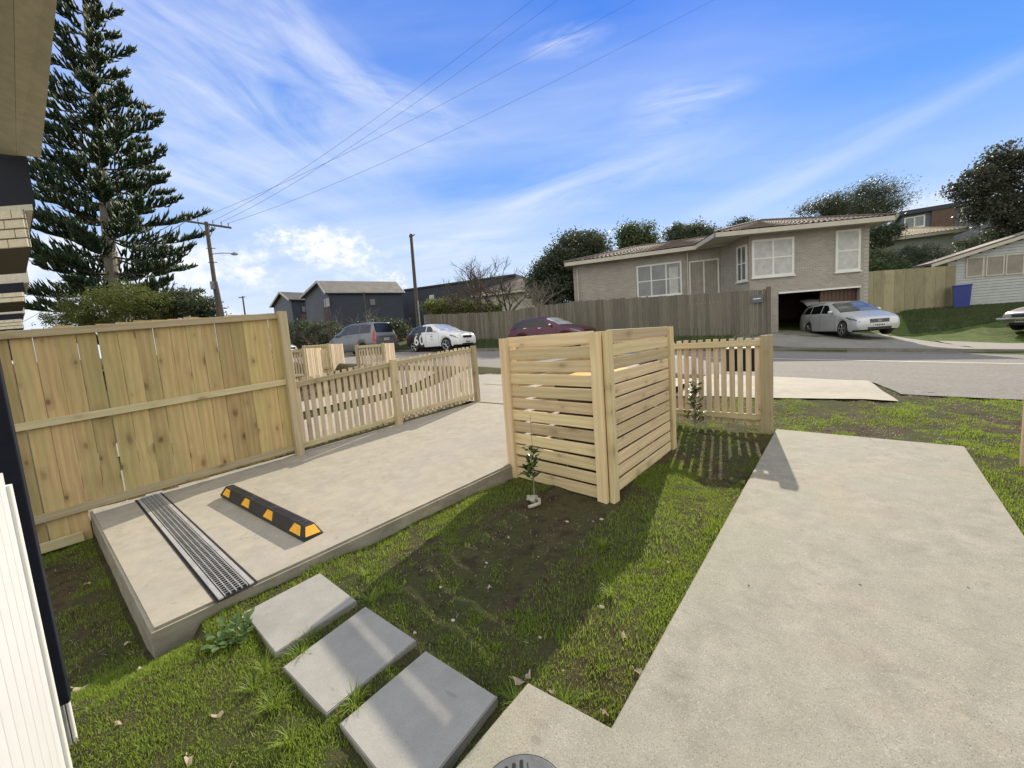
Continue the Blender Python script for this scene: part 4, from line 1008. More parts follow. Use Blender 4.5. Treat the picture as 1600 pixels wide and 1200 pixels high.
def stone(px, py, s, label, plane=(-.07, 0, .035)):
    p = onp(px, py, *plane); bm = bmesh.new(); bmesh.ops.create_icosphere(bm, subdivisions=2, radius=s)
    r_ = random.Random(int(px+py))
    for v in bm.verts: v.co = Vector((v.co.x*1.2, v.co.y*.9, v.co.z*.6))*(1+.18*math.sin(v.co.x*3/s+px)*math.cos(v.co.y*2.4/s+py))
    me = bpy.data.meshes.new('stone'); bm.to_mesh(me); bm.free(); setmat(me, 'pebble'); o = link('stone', me); o.location = (p.x, p.y, gz(p.x, p.y)+s*.3); tag(o, label, 'stone', 'pale stones on the soil')
for a in [(708, 968, .011, 'white stone right of the middle paver'), (886, 815, .012, 'white stone on the shaded soil below the screen corner'), (688, 916, .010, 'white stone on the bare soil above the middle paver'),
          (648, 988, .010, 'pale stone at the corner of the middle paver'), (940, 812, .014, 'white flat stone right below the screen corner'), (760, 880, .009, 'white pebble in the middle of the shaded soil'), (940, 950, .013, 'white stone at the edge of the sunlit grass'), (844, 1000, .009, 'small white stone above the apron tip')]:
    stone(*a)
# dark leaf bits on the concrete
for i, (px, py, lb_) in enumerate([(1344, 915, 'tiny dark twig bit in the middle of the path'), (1170, 916, 'tiny dark speck of leaf left on the path'), (1513, 918, 'small dark leaf on the right of the path'), (551, 806, 'dark crumb on the driveway near the wheel stop'), (575, 816, 'dark leaf crumb on the driveway left of the edge'), (606, 690, 'dark crumb on the driveway by the picket post'), (692, 682, 'dark crumb half way up the driveway'), (742, 722, 'dark crumb on the driveway beside the screen')]):
    drv = px < 800; p = onp(px, py, 0, 0, .06 if drv else .035)
    m = MB(); m.add([(-.008, 0, .002), (0, .004, .005), (.010, .002, .003), (0, -.004, .002)], [(0, 3, 2, 1), (0, 1, 2)]); o = m.build('leaf_crumb', 'bark'); o.location = (p.x, p.y, (dz if drv else pz)(p.x, p.y)+.001); o.rotation_euler.z = i*1.3
    tag(o, lb_, 'leaf', 'dark leaf crumbs on the concrete')

# ================================================================== BUILDINGS
class Wall:
    """vertical wall plane through two ground points; pixel -> (s along, z)"""
    def __init__(s, P, Q):
        s.P = Vector((P[0], P[1], 0)); s.Q = Vector((Q[0], Q[1], 0)); s.u = (s.Q-s.P).normalized(); s.L = (s.Q-s.P).length
        n = Vector((s.u.y, -s.u.x, 0))
        if n.dot(-s.P) < 0: n = -n
        s.n = n
    def px(s, x, y):
        d = ray(x, y); t = (s.P-Vector((0, 0, 0))).dot(s.n)/d.dot(s.n); q = d*t; q.z += EYE; return (q-s.P).dot(s.u), q.z
    def pt(s, a, z, out=0): p = s.P+s.u*a+s.n*out; return Vector((p.x, p.y, z))
    def box(s, mb, a0, a1, z0, z1, o0, o1):
        c = [s.pt(a0, z0, o0), s.pt(a1, z0, o0), s.pt(a1, z0, o1), s.pt(a0, z0, o1)]
        mb.add(c+[Vector((p.x, p.y, z1)) for p in c], [(3, 2, 1, 0), (4, 5, 6, 7), (0, 1, 5, 4), (1, 2, 6, 5), (2, 3, 7, 6), (3, 0, 4, 7)]); return mb
    def mw(s):
        M = Matrix(((s.u.x, s.n.x, 0, s.P.x), (s.u.y, s.n.y, 0, s.P.y), (0, 0, 1, 0), (0, 0, 0, 1))); return M
def window(par, wl, x0, y0, x1, y1, vs=(), hs=(), fr=.07, glass='window_glass', trim='white_trim', curtain=None, sill=True, rect=None):
    if rect: a0, a1, z0, z1 = rect
    else:
        a0, z1 = wl.px(x0, y0); a1, z0 = wl.px(x1, y1)
        a0b, z0b = wl.px(x0, y1); z1b = wl.px(x1, y0)[1]
        z0 = (z0+z0b)/2; z1 = (z1+z1b)/2
    if a0 > a1: a0, a1 = a1, a0
    fo = MB()
    wl.box(fo, a0, a1, z1-fr, z1, -.02, .065); wl.box(fo, a0, a1, z0, z0+fr, -.02, .065); wl.box(fo, a0, a0+fr, z0+fr, z1-fr, -.02, .065); wl.box(fo, a1-fr, a1, z0+fr, z1-fr, -.02, .055)
    w_ = fo.build('window', trim, par, world=True)
    for t in vs:
        m = MB(); a = a0+(a1-a0)*t; wl.box(m, a-fr*.4, a+fr*.4, z0+fr, z1-fr, -.015, .060); m.build('mullion', trim, w_, world=True)
    for t in hs:
        m = MB(); z = z1+(z0-z1)*t; wl.box(m, a0+fr, a1-fr, z-fr*.3, z+fr*.3, -.012, .055); m.build('transom', trim, w_, world=True)
    cuts = [0]+sorted(vs)+[1]
    for i in range(len(cuts)-1):
        m = MB(); wl.box(m, a0+(a1-a0)*cuts[i]+fr*.3, a0+(a1-a0)*cuts[i+1]-fr*.3, z0+fr*.5, z1-fr*.5, .004, .040); m.build('pane', glass, w_, world=True)
    if sill:
        m = MB(); wl.box(m, a0-.05, a1+.05, z0-.06, z0-.002, -.01, .10); m.build('sill', trim, w_, world=True)
    return w_
def gpt(px, py, D): p = at(px, py, D); return (p.x, p.y)
def wallbox(par, wl, z0, z1, mat, thick=.2, name='wall', a0=0, a1=None):
    """wall as own mesh in the wall's local frame so brick courses follow it"""
    if a1 is None: a1 = wl.L
    m = MB().box(((a0+a1)/2, -thick/2, (z0+z1)/2), (a1-a0, thick, z1-z0)); o = m.build(name, mat, par, mw=wl.mw()); return o

# ---------------- brick house across the street
EV = 5.50
hR = gpt(1348, 520, 19.2); hM = gpt(1172, 520, 19.7)          # right wing front
hB = gpt(1150, 520, 20.6)                                       # bay splay
hM2 = gpt(1127, 520, 21.8); hL = gpt(906, 520, 24.2)           # left wing front
bh = empty('brick_house', (*hM2, gz(*hM2)), 'single-storey tan brick house with tiled hip roof and white framed windows behind the grey fence', 'house')
WR, WB, WBs, WL = Wall(hM, hR), Wall(hB, hM), Wall(hM2, hB), Wall(hL, hM2)
gbase = .6
wallbox(bh, WL, .8, EV+.05, 'brick_wall'); wallbox(bh, WBs, .8, EV+.05, 'brick_wall'); wallbox(bh, WB, .8, EV+.05, 'brick_wall')
# right wing: garage opening under the brick
g0 = WR.px(1216, 452)[0]; g1 = WR.px(1344, 445)[0]; gz1 = (WR.px(1216, 456)[1]+WR.px(1300, 450)[1])/2
wallbox(bh, WR, gz1, EV+.05, 'brick_wall'); wallbox(bh, WR, .3, gz1, 'brick_wall', a1=g0, a0=0); wallbox(bh, WR, .3, gz1, 'brick_wall', a0=g1)
m = MB(); WR.box(m, g0, g1, gz1-.09, gz1-.01, .0, .06); m.build('garage_lintel', 'white_trim', bh, world=True)
m = MB(); WR.box(m, g0, g1, .2, gz1, -4.6, -4.5); WR.box(m, g0-.1, g0, .2, gz1, -4.5, -.2); WR.box(m, g1, g1+.1, .2, gz1, -4.5, -.2); WR.box(m, g0, g1, gz1, gz1+.1, -4.5, -.2); m.build('garage_interior', 'brown_cladding', bh, world=True)
for k in range(9):                                              # boards of the side panel right of the opening
    a = g0+(g1-g0)*.56+k*(g1-g0)*.44/9
    m = MB(); WR.box(m, a+.01, a+(g1-g0)*.44/9-.01, .3, gz1-.11, -.30, -.26); m.build('garage_board', 'brown_cladding', bh, world=True)
# right-hand side wall
hRb = (hR[0]+(-WR.n.x)*8, hR[1]+(-WR.n.y)*8); WS = Wall(hR, hRb); wallbox(bh, WS, .3, EV+.05, 'brick_wall')
hLb = (hL[0]+(-WL.n.x)*8, hL[1]+(-WL.n.y)*8); WS2 = Wall(hLb, hL); wallbox(bh, WS2, .8, EV+.05, 'brick_wall')
window(bh, WR, 1174, 373, 1240, 432, vs=(.5,), hs=(.5,), glass='net_curtain', fr=.10)
window(bh, WR, 1305, 359, 1343, 424, hs=(.5,), glass='net_curtain', fr=.10)
window(bh, WB, 1152, 384, 1168, 440, vs=(.5,), hs=(.5,), fr=.08)
wA = window(bh, WL, 994, 412, 1066, 463, vs=(.33, .66), hs=(.5,), fr=.08)
a0, z1 = WL.px(1076, 409); a1, _ = WL.px(1123, 404)
window(bh, WL, 0, 0, 0, 0, vs=(.5,), rect=(a0, a1, z1-2.3, z1), fr=.07, glass='board_blind', sill=False)
# curtains behind two panes
m = MB(); aa, zz_ = WL.px(1045, 418); ab, zb_ = WL.px(1060, 458); WL.box(m, aa, ab, zb_, zz_, .041, .044); m.build('curtain', 'net_curtain', bh, world=True)
m = MB(); a_, _z = WL.px(1074, 415); m.tube([WL.pt(a_, EV-.1, .12), WL.pt(a_, 2.2, .12)], .04, 8).build('drainpipe', 'cream_trim', bh, world=True)
m = MB(); m.tube([WL.pt(.05, EV-.25, .10), WL.pt(.05, 2.2, .10)], .04, 8).build('drainpipe', 'cream_trim', bh, world=True)
def hiproof(par, corners, ov, zf, pitch, mat, fmat, ribs=.24, ridge_in=None, amp=.018):
    """hip roof over an oriented rectangle: corners front-left, front-right (ground plan), depth"""
    P, Q, dep = Vector((*corners[0], 0)), Vector((*corners[1], 0)), corners[2]
    wl = Wall(P[:2], Q[:2]); u, n = wl.u, -wl.n
    P = P-u*ov-n*ov; L = wl.L+2*ov; D = dep+2*ov; h = min(D, L)/2*math.tan(pitch)
    def W_(a, b, z): q = P+u*a+n*b; return Vector((q.x, q.y, z))
    hip = min(D, L)/2; R1, R2 = ((hip, D/2), (L-hip, D/2)) if L >= D else ((L/2, hip), (L/2, D-hip))
    CF, CR_, CB, CL = (R1, R2, R2, R1) if L >= D else (R1, None, R2, None)
    # four slopes as corrugated sheets: columns across, tile courses up the slope
    faces = [((0, 0), (L, 0), R1, R2), ((L, 0), (L, D), R2, R2), ((L, D), (0, D), R2, R1), ((0, D), (0, 0), R1, R1)] if L >= D else [((0, 0), (L, 0), R1, R1), ((L, 0), (L, D), R1, R2), ((L, D), (0, D), R2, R2), ((0, D), (0, 0), R2, R1)]
    mb = MB(); nr = 14
    for (a, b, c, d) in faces:
        ln = math.hypot(b[0]-a[0], b[1]-a[1]); nc = max(6, int(ln/ribs)*4); base = len(mb.v)
        for r_ in range(nr):
            for half in (0, 1):
                t = (r_+half)/nr; lift = .035*(1-half)
                for i in range(nc+1):
                    s = i/nc; x0 = a[0]+(b[0]-a[0])*s; y0 = a[1]+(b[1]-a[1])*s; x1 = c[0]+(d[0]-c[0])*s; y1 = c[1]+(d[1]-c[1])*s
                    z = zf+h*t+lift+amp*(.5+.5*math.cos(2*math.pi*s*nc/4)); mb.v.append(tuple(W_(x0+(x1-x0)*t, y0+(y1-y0)*t, z)))
        for r_ in range(nr*2-1):
            for i in range(nc):
                q = base+r_*(nc+1)+i; mb.f.append((q, q+1, q+nc+2, q+nc+1))
    rf = mb.build('roof', mat, par, world=True)
    m = MB()
    for p, q in (((0, 0), R1), ((L, 0), R2 if L >= D else R1), ((0, D), R1 if L >= D else R2), ((L, D), R2)):
        a = W_(*p, zf+.05); b = W_(*q, zf+h+.05); k = 18
        for i in range(k):
            m.tube([a.lerp(b, i/k), a.lerp(b, (i+1.12)/k)], .06, 6, r2=.05)
    m.tube([W_(*R1, zf+h+.05), W_(*R2, zf+h+.05)], .06, 6); m.build('ridge_tiles', mat, rf, world=True)
    m = MB(); fz0 = zf-.22
    for (p, q) in (((0, 0), (L, 0)), ((L, 0), (L, D)), ((L, D), (0, D)), ((0, D), (0, 0))):
        a, b = W_(*p, zf), W_(*q, zf); dd = (b-a).normalized(); nn_ = Vector((-dd.y, dd.x, 0))*.06
        m.add([a, b, b+nn_, a+nn_, a-UP*.2, b-UP*.2, b+nn_-UP*.2, a+nn_-UP*.2], [(0, 1, 2, 3), (7, 6, 5, 4), (0, 4, 5, 1), (1, 5, 6, 2), (2, 6, 7, 3), (3, 7, 4, 0)])
    m.build('gutter', fmat, par, world=True)
    m = MB(); m.add([W_(.06, .06, zf-.12), W_(L-.06, .06, zf-.12), W_(L-.06, D-.06, zf-.12), W_(.06, D-.06, zf-.12)], [(0, 1, 2, 3)]); m.build('soffit', 'cream_trim', par, world=True)
    return rf
hiproof(bh, (hL, (hM2[0]+WL.u.x*4.0, hM2[1]+WL.u.y*4.0), 6.6), .6, EV+.13, rad(15), 'roof_tile', 'cream_trim')
hiproof(bh, ((hM[0]-WR.u.x*1.1, hM[1]-WR.u.y*1.1), hR, 8.5), .75, EV+.16, rad(17), 'roof_tile', 'cream_trim')

# ---------------- weathered street fence in front of it
fk = [gpt(665, 527, 28.5), gpt(780, 526, 25.2), gpt(905, 524, 22.2), gpt(1060, 522, 19.2), gpt(1199, 520, 17.2)]
ftop = [(665, 491), (780, 487), (905, 470), (1060, 461), (1199, 452)]
gf = empty('grey_street_fence', (*fk[2], gz(*fk[2])), 'long weathered grey paling fence along the far side of the street, below the brick house', 'fence')
for i in range(4):
    wl = Wall(fk[i], fk[i+1]); n = max(2, int(wl.L/.165)); z0a = wl.px(*ftop[i])[1]; z1a = wl.px(*ftop[i+1])[1]
    for k in range(n):
        t = (k+.5)/n; p = wl.pt(wl.L*t, 0, rng.uniform(-.008, .012)); zt_ = z0a+(z1a-z0a)*t+rng.uniform(-.04, .03); zb_ = gz(p.x, p.y)-.12
        plank('paling', (p.x, p.y, zb_), (p.x, p.y, round(zt_, 1)+.0 if False else zt_), wl.L/n-rng.uniform(.006, .02), .02, wl.u, 'grey_wood', gf)
p0, p1 = Wall(fk[3], fk[4]).pt(Wall(fk[3], fk[4]).L+.05, 0), 0
plank('post', (p0.x, p0.y, gz(p0.x, p0.y)-.2), (p0.x, p0.y, Wall(fk[3], fk[4]).px(1199, 450)[1]+.05), .14, .12, WL.u, 'grey_wood', gf)
wl = Wall(fk[3], fk[4]); a, z = wl.px(1182, 467)
m = MB(); wl.box(m, a-.18, a+.22, z-.16, z+.16, .02, .12); o = m.build('wall_mailbox', 'grey_cladding', world=True); tag(o, 'small grey mailbox fixed to the right end of the grey street fence', 'mailbox')
m = MB(); wl.box(m, a-.12, a+.16, z-.02, z+.02, .12, .135); m.build('mail_slot', 'plate_white', o)


# ---------------- pale plywood fence and side buildings on the right
pl0, pl1 = gpt(1347, 480, 21.2), gpt(1491, 473, 22.0)
wl = Wall(pl0, pl1); pf4 = empty('board_fence', (*pl0, gz(*pl0)), 'pale yellowish plywood fence between the brick house and the weatherboard garage', 'fence')
zl, zr = wl.px(1347, 425)[1], wl.px(1491, 415)[1]
for k in range(9):
    t0, t1 = k/9, (k+1)/9; tm = (t0+t1)/2; p = wl.pt(wl.L*tm, 0)
    plank('board', (p.x, p.y, gz(p.x, p.y)-.4), (p.x, p.y, zl+(zr-zl)*tm), wl.L/9-.012, .03, wl.u, 'ply_wood', pf4)
bb = gpt(1502, 476, 21.4); bin_ = empty('blue_bin', (*bb, gz(*bb)), 'tall dark blue recycling bin standing between the plywood fence and the garage', 'bin')
zb_, zt_ = gz(*bb), at(1502, 445, 21.4).z
m = MB().add([(-.28, -.25, .05), (.28, -.25, .05), (.28, .25, .05), (-.28, .25, .05), (-.33, -.30, zt_-zb_-.08), (.33, -.30, zt_-zb_-.08), (.33, .30, zt_-zb_-.08), (-.33, .30, zt_-zb_-.08)], [(3, 2, 1, 0), (4, 5, 6, 7), (0, 1, 5, 4), (1, 2, 6, 5), (2, 3, 7, 6), (3, 0, 4, 7)]); m.build('bin_body', 'blue_plastic', bin_)
MB().box((0, 0, zt_-zb_-.045), (.72, .66, .06)).build('lid', 'blue_plastic', bin_)
for s in (-1, 1): MB().tube([(s*.30, .24, .1), (s*.24, .24, .1)], .1, 12).build('wheel', 'tyre', bin_)
# weatherboard garage
g0_, g1_ = gpt(1478, 474, 22.2), gpt(1720, 462, 20.8)
WG = Wall(g0_, g1_); gg = empty('weatherboard_garage', (*g0_, gz(*g0_)), 'pale grey weatherboard garage with three wide windows at the right edge', 'garage')
ze0 = WG.px(1480, 408)[1]; ze1 = WG.px(1600, 370)[1]; s600 = WG.px(1600, 380)[0]; slope = (ze1-ze0)/s600
zb_ = gz(*g0_)-.3; bd = .15; k = 0; z = zb_
while z < ze0+slope*WG.L:
    a_st = max(0, (z+bd-ze0)/slope)
    if a_st < WG.L-.2:
        c = [WG.pt(a_st, z, .034), WG.pt(WG.L, z, .034), WG.pt(WG.L, z+bd, .004), WG.pt(a_st, z+bd, .004), WG.pt(a_st, z, -.02), WG.pt(WG.L, z, -.02), WG.pt(WG.L, z+bd, -.02), WG.pt(a_st, z+bd, -.02)]
        mesh('weatherboard', c, [(0, 1, 2, 3), (7, 6, 5, 4), (0, 4, 5, 1), (1, 5, 6, 2), (2, 6, 7, 3), (3, 7, 4, 0)], 'weatherboard', gg, world=True)
    z += bd
m = MB(); ee = [WG.pt(-1.0, ze0-slope*1.0+.10, .35), WG.pt(WG.L, ze0+slope*WG.L+.10, .35), WG.pt(WG.L, ze0+slope*WG.L+.10, -1.0), WG.pt(-1.0, ze0-slope+.10, -1.0)]
m.add(ee+[p+UP*.12 for p in ee], BOX_F); m.build('roof', 'roof_tile', gg, world=True)
m = MB(); e2 = [WG.pt(-.95, ze0-slope*.95-.03, .36), WG.pt(WG.L, ze0+slope*WG.L-.03, .36), WG.pt(WG.L, ze0+slope*WG.L-.03, .33), WG.pt(-.95, ze0-slope*.95-.03, .33)]
m.add(e2+[p+UP*.16 for p in e2], BOX_F); m.build('barge_board', 'cream_trim', gg, world=True)
m = MB(); WG.box(m, 0, WG.L, zb_, ze0-.05, -1, -.05); m.build('back_wall', 'weatherboard', gg, world=True)
for (x0, y0, x1, y1) in ((1509, 402, 1535, 433), (1540, 400, 1567, 431), (1571, 397, 1598, 429)):
    window(gg, WG, x0, y0, x1, y1, glass='board_blind', fr=.06, sill=False, trim='cream_trim')
# cream-roofed house behind
k0, k1 = gpt(1352, 470, 33), gpt(1480, 470, 31)
ch = empty('cream_roof_house', (*k0, gz(*k0)), 'low pale house with a cream hip roof half hidden by shrubs behind the plywood fence', 'house')
WK = Wall(k0, k1); zc = WK.px(1400, 375)[1]; wallbox(ch, WK, 1.5, zc, 'weatherboard'); wallbox(ch, Wall(k1, (k1[0]-WK.n.x*6, k1[1]-WK.n.y*6)), 1.5, zc, 'weatherboard')
window(ch, WK, 1364, 392, 1378, 412, glass='net_curtain'); window(ch, WK, 1425, 385, 1446, 408, glass='dark_glass', vs=(.5,))
hiproof(ch, (k0, k1, 7.5), .7, zc+.1, rad(20), 'cream_roof', 'cream_trim', amp=.02)
# dark modern house up the hill
d0, d1 = gpt(1408, 440, 52), gpt(1600, 430, 46)
WD = Wall(d0, d1); dh = empty('dark_hill_house', (*d0, gz(*d0)), 'dark flat-roofed house with wide windows up the hill at the upper right', 'house')
zl, zr = WD.px(1410, 336)[1], WD.px(1600, 306)[1]
c = [WD.pt(0, 3), WD.pt(WD.L, 3), WD.pt(WD.L, zr), WD.pt(0, zl)]; c2 = [p-WD.n*8 for p in c]
mesh('wall', c+c2, [(0, 1, 2, 3), (7, 6, 5, 4), (0, 4, 5, 1), (1, 5, 6, 2), (2, 6, 7, 3), (3, 7, 4, 0)], 'grey_cladding', dh, world=True)
c = [WD.pt(-.4, zl-.1, .5), WD.pt(WD.L, zr-.1, .5), WD.pt(WD.L, zr-.1, -8), WD.pt(-.4, zl-.1, -8)]
MB().add(c+[p+UP*.5 for p in c], BOX_F).build('roof', 'dark_cladding', dh, world=True)
m = MB(); a0, z1 = WD.px(1455, 330); a1, z0 = WD.px(1490, 355); WD.box(m, a0, a1, z0, z1, .02, .4); m.build('entry_panel', 'brown_cladding', dh, world=True)
window(dh, WD, 1413, 338, 1445, 356, vs=(.5,), fr=.14, trim='white_trim'); window(dh, WD, 1501, 321, 1538, 343, vs=(.5,), hs=(.5,), fr=.14, trim='white_trim')

# ---------------- dark gabled houses down the street on the left
def gable_house(name_lab, pL, pM, pR, dL, dM, dR, eaveL, peak, eaveM, ridgeR, eaveR, wins, side='dark_cladding', end='grey_cladding', roof='corrugated_grey', panel=None):
    """gable end from pL..pM, long side pM..pR (pixels with depths); heights from pixels"""
    A, B, C = gpt(pL, 520, dL), gpt(pM, 520, dM), gpt(pR, 520, dR)
    r = empty('gabled_house', (*B, gz(*B)), name_lab, 'house')
    WE, WSd = Wall(A, B), Wall(B, C); ze = WSd.px(pM, eaveM)[1]; ap, zp = WE.px(*peak); zl = WE.px(pL, eaveL)[1]; z0 = gz(*B)-1.5
    back = WSd.u*WSd.L
    c = [WE.pt(0, z0), WE.pt(WE.L, z0), WE.pt(WE.L, ze), WE.pt(ap, zp), WE.pt(0, zl)]; d = [p+back for p in c]
    mesh('gable_wall', c, [(0, 1, 2, 3, 4)], end, r, world=True)
    mesh('gable_wall', d, [(4, 3, 2, 1, 0)], end, r, world=True)
    mesh('side_wall', [c[1], d[1], d[2], c[2]], [(0, 1, 2, 3)], side, r, world=True)
    mesh('side_wall', [c[0], d[0], d[4], c[4]], [(0, 3, 2, 1)], side, r, world=True)
    # corrugated roof slopes with overhang
    o_ = -WSd.u*.35; e_ = back+WSd.u*.35
    def slope(lo, hi, nm):
        dn_ = (lo-hi); lo2 = hi+dn_*1.12; m = MB(); n = 120; nrm_ = (e_-o_).cross(dn_).normalized(); nrm_ = nrm_ if nrm_.z > 0 else -nrm_
        for i in range(n+1):
            off = (e_-o_)*(i/n)+o_; b = nrm_*(.06+.05*(i % 2))
            m.v += [tuple(hi+off+b), tuple(lo2+off+b)]
        for i in range(n): m.f.append((2*i, 2*i+1, 2*i+3, 2*i+2))
        ro = m.build('roof', roof, r, world=True)
        m = MB(); t_ = [hi+o_+nrm_*.12, lo2+o_+nrm_*.12, lo2+o_-nrm_*.12, hi+o_-nrm_*.12]; tt = [p-WSd.u*.06 for p in t_]
        m.add(t_+tt, BOX_F); m.build('barge', 'cream_trim', ro, world=True)
        m = MB(); m.tube([lo2+o_+UP*.05, lo2+e_+UP*.05], .08, 6).build('gutter', 'dark_cladding', ro, world=True)
    slope(c[2], c[3], 'a'); slope(c[4], c[3], 'b')
    for wn in wins:
        wl_ = WE if wn[0] == 'e' else WSd; window(r, wl_, *wn[1:5], vs=wn[5] if len(wn) > 5 else (), fr=.10, trim='black_trim', glass=wn[6] if len(wn) > 6 else 'window_glass', sill=False)
    if panel:
        wl_ = WE if panel[0] == 'e' else WSd; a0, z1 = wl_.px(panel[1], panel[2]); a1, z0_ = wl_.px(panel[3], panel[4]); m = MB(); wl_.box(m, a0, a1, z0_, z1, .01, .05); m.build('timber_panel', 'brown_cladding', r, world=True)
    return r, WE, WSd
gable_house('dark two-storey house with gable end and ribbed grey roof left of the bare street pole', 483, 520, 634, 47, 42, 46, 461, (501, 440), 457, None, None,
            [('e', 505, 464, 517, 481, (.3,), 'net_curtain'), ('s', 576, 466, 588, 478, (), 'dark_glass')], panel=('e', 506, 483, 517, 507))
gable_house('smaller dark gabled house farther left, partly behind its taller neighbour', 433, 461, 492, 58, 53, 55, 476, (441, 457), 468, None, None,
            [('s', 470, 478, 484, 489, (.5,), 'dark_glass')], panel=('s', 470, 491, 486, 505))
# long flat dark building
f0, f1 = gpt(628, 520, 52), gpt(812, 520, 46); WF = Wall(f0, f1); fb = empty('flat_dark_building', (*f0, gz(*f0)), 'long flat-topped dark building behind the street pole and the bare tree', 'building')
wallbox(fb, WF, 1, (WF.px(630, 449)[1]+WF.px(760, 443)[1])/2, 'dark_cladding', thick=8)
m = MB(); zt_ = (WF.px(630, 449)[1]+WF.px(760, 443)[1])/2; WF.box(m, -.2, WF.L, zt_+.002, zt_+.18, -8.1, .15); m.build('parapet', 'black_trim', fb, world=True)
window(fb, WF, 671, 461, 679, 474, vs=(.5,), glass='net_curtain', fr=.08)
# low brown roofed house behind the bare tree
r0, r1 = gpt(752, 500, 36), gpt(860, 500, 34); WQ = Wall(r0, r1); rh = empty('tiled_house', (*r0, gz(*r0)), 'low house with a brown tiled roof behind the bare tree and grey fence', 'house')
zq = WQ.px(800, 457)[1]; wallbox(rh, WQ, 1, zq, 'cream_trim', thick=.3); window(rh, WQ, 757, 459, 775, 470, vs=(.5,), glass='dark_glass')
hiproof(rh, (r0, r1, 7), .6, zq+.1, rad(22), 'roof_tile', 'cream_trim')
# dark hedge and low boundary in front of the dark houses is planted below with the trees

# ---------------- two neighbour bin screens seen above the picket fence
def mini_screen(x0, x1, ytop, D, lab, pick=False):
    p0, p1 = gpt(x0, ytop, D), gpt(x1, ytop, D); wl = Wall(p0, p1); zt_ = wl.px((x0+x1)/2, ytop)[1]
    r = empty('neighbour_screen', (*p0, gz(*p0)), lab, 'bin screen'); zb_ = zt_-1.15
    n = 12 if not pick else 9
    for k in range(n):
        t = (k+.5)/n; p = wl.pt(wl.L*t, 0); gap = .008 if not pick else .035
        plank('board', (p.x, p.y, zb_), (p.x, p.y, zt_-(.02 if pick else .0)), wl.L/n-gap, .02, wl.u, 'picket_wood' if pick else 'pine', r)
    for z in (zt_-.07, zb_+.25): q0, q1 = wl.pt(0, z, .035), wl.pt(wl.L, z, .035); plank('rail', q0, q1, .09, .04, (0, 0, 1), 'rail_wood', r)
    for s in (0, wl.L): q = wl.pt(s, 0, .03); plank('post', (q.x, q.y, zb_-.1), (q.x, q.y, zt_+.02), .10, .09, wl.u, 'rail_wood', r)
    # return side
    q0, q1 = wl.pt(wl.L+.05, 0, -.05), wl.pt(wl.L+.05, 0, -1.2)
    for k in range(8):
        p = q0.lerp(q1, (k+.5)/8); plank('board', (p.x, p.y, zb_), (p.x, p.y, zt_), .12, .02, wl.n, 'picket_wood', r)
mini_screen(475, 513, 539, 15.5, 'plain boarded pine screen seen over the picket fence, in front of the grey van')
mini_screen(557, 598, 538, 14.5, 'picket-sided pine screen seen over the fence below the van tailgate', True)
mini_screen(436, 474, 546, 14.0, 'open picket screen just right of the tall fence post, left of the boarded one', True)

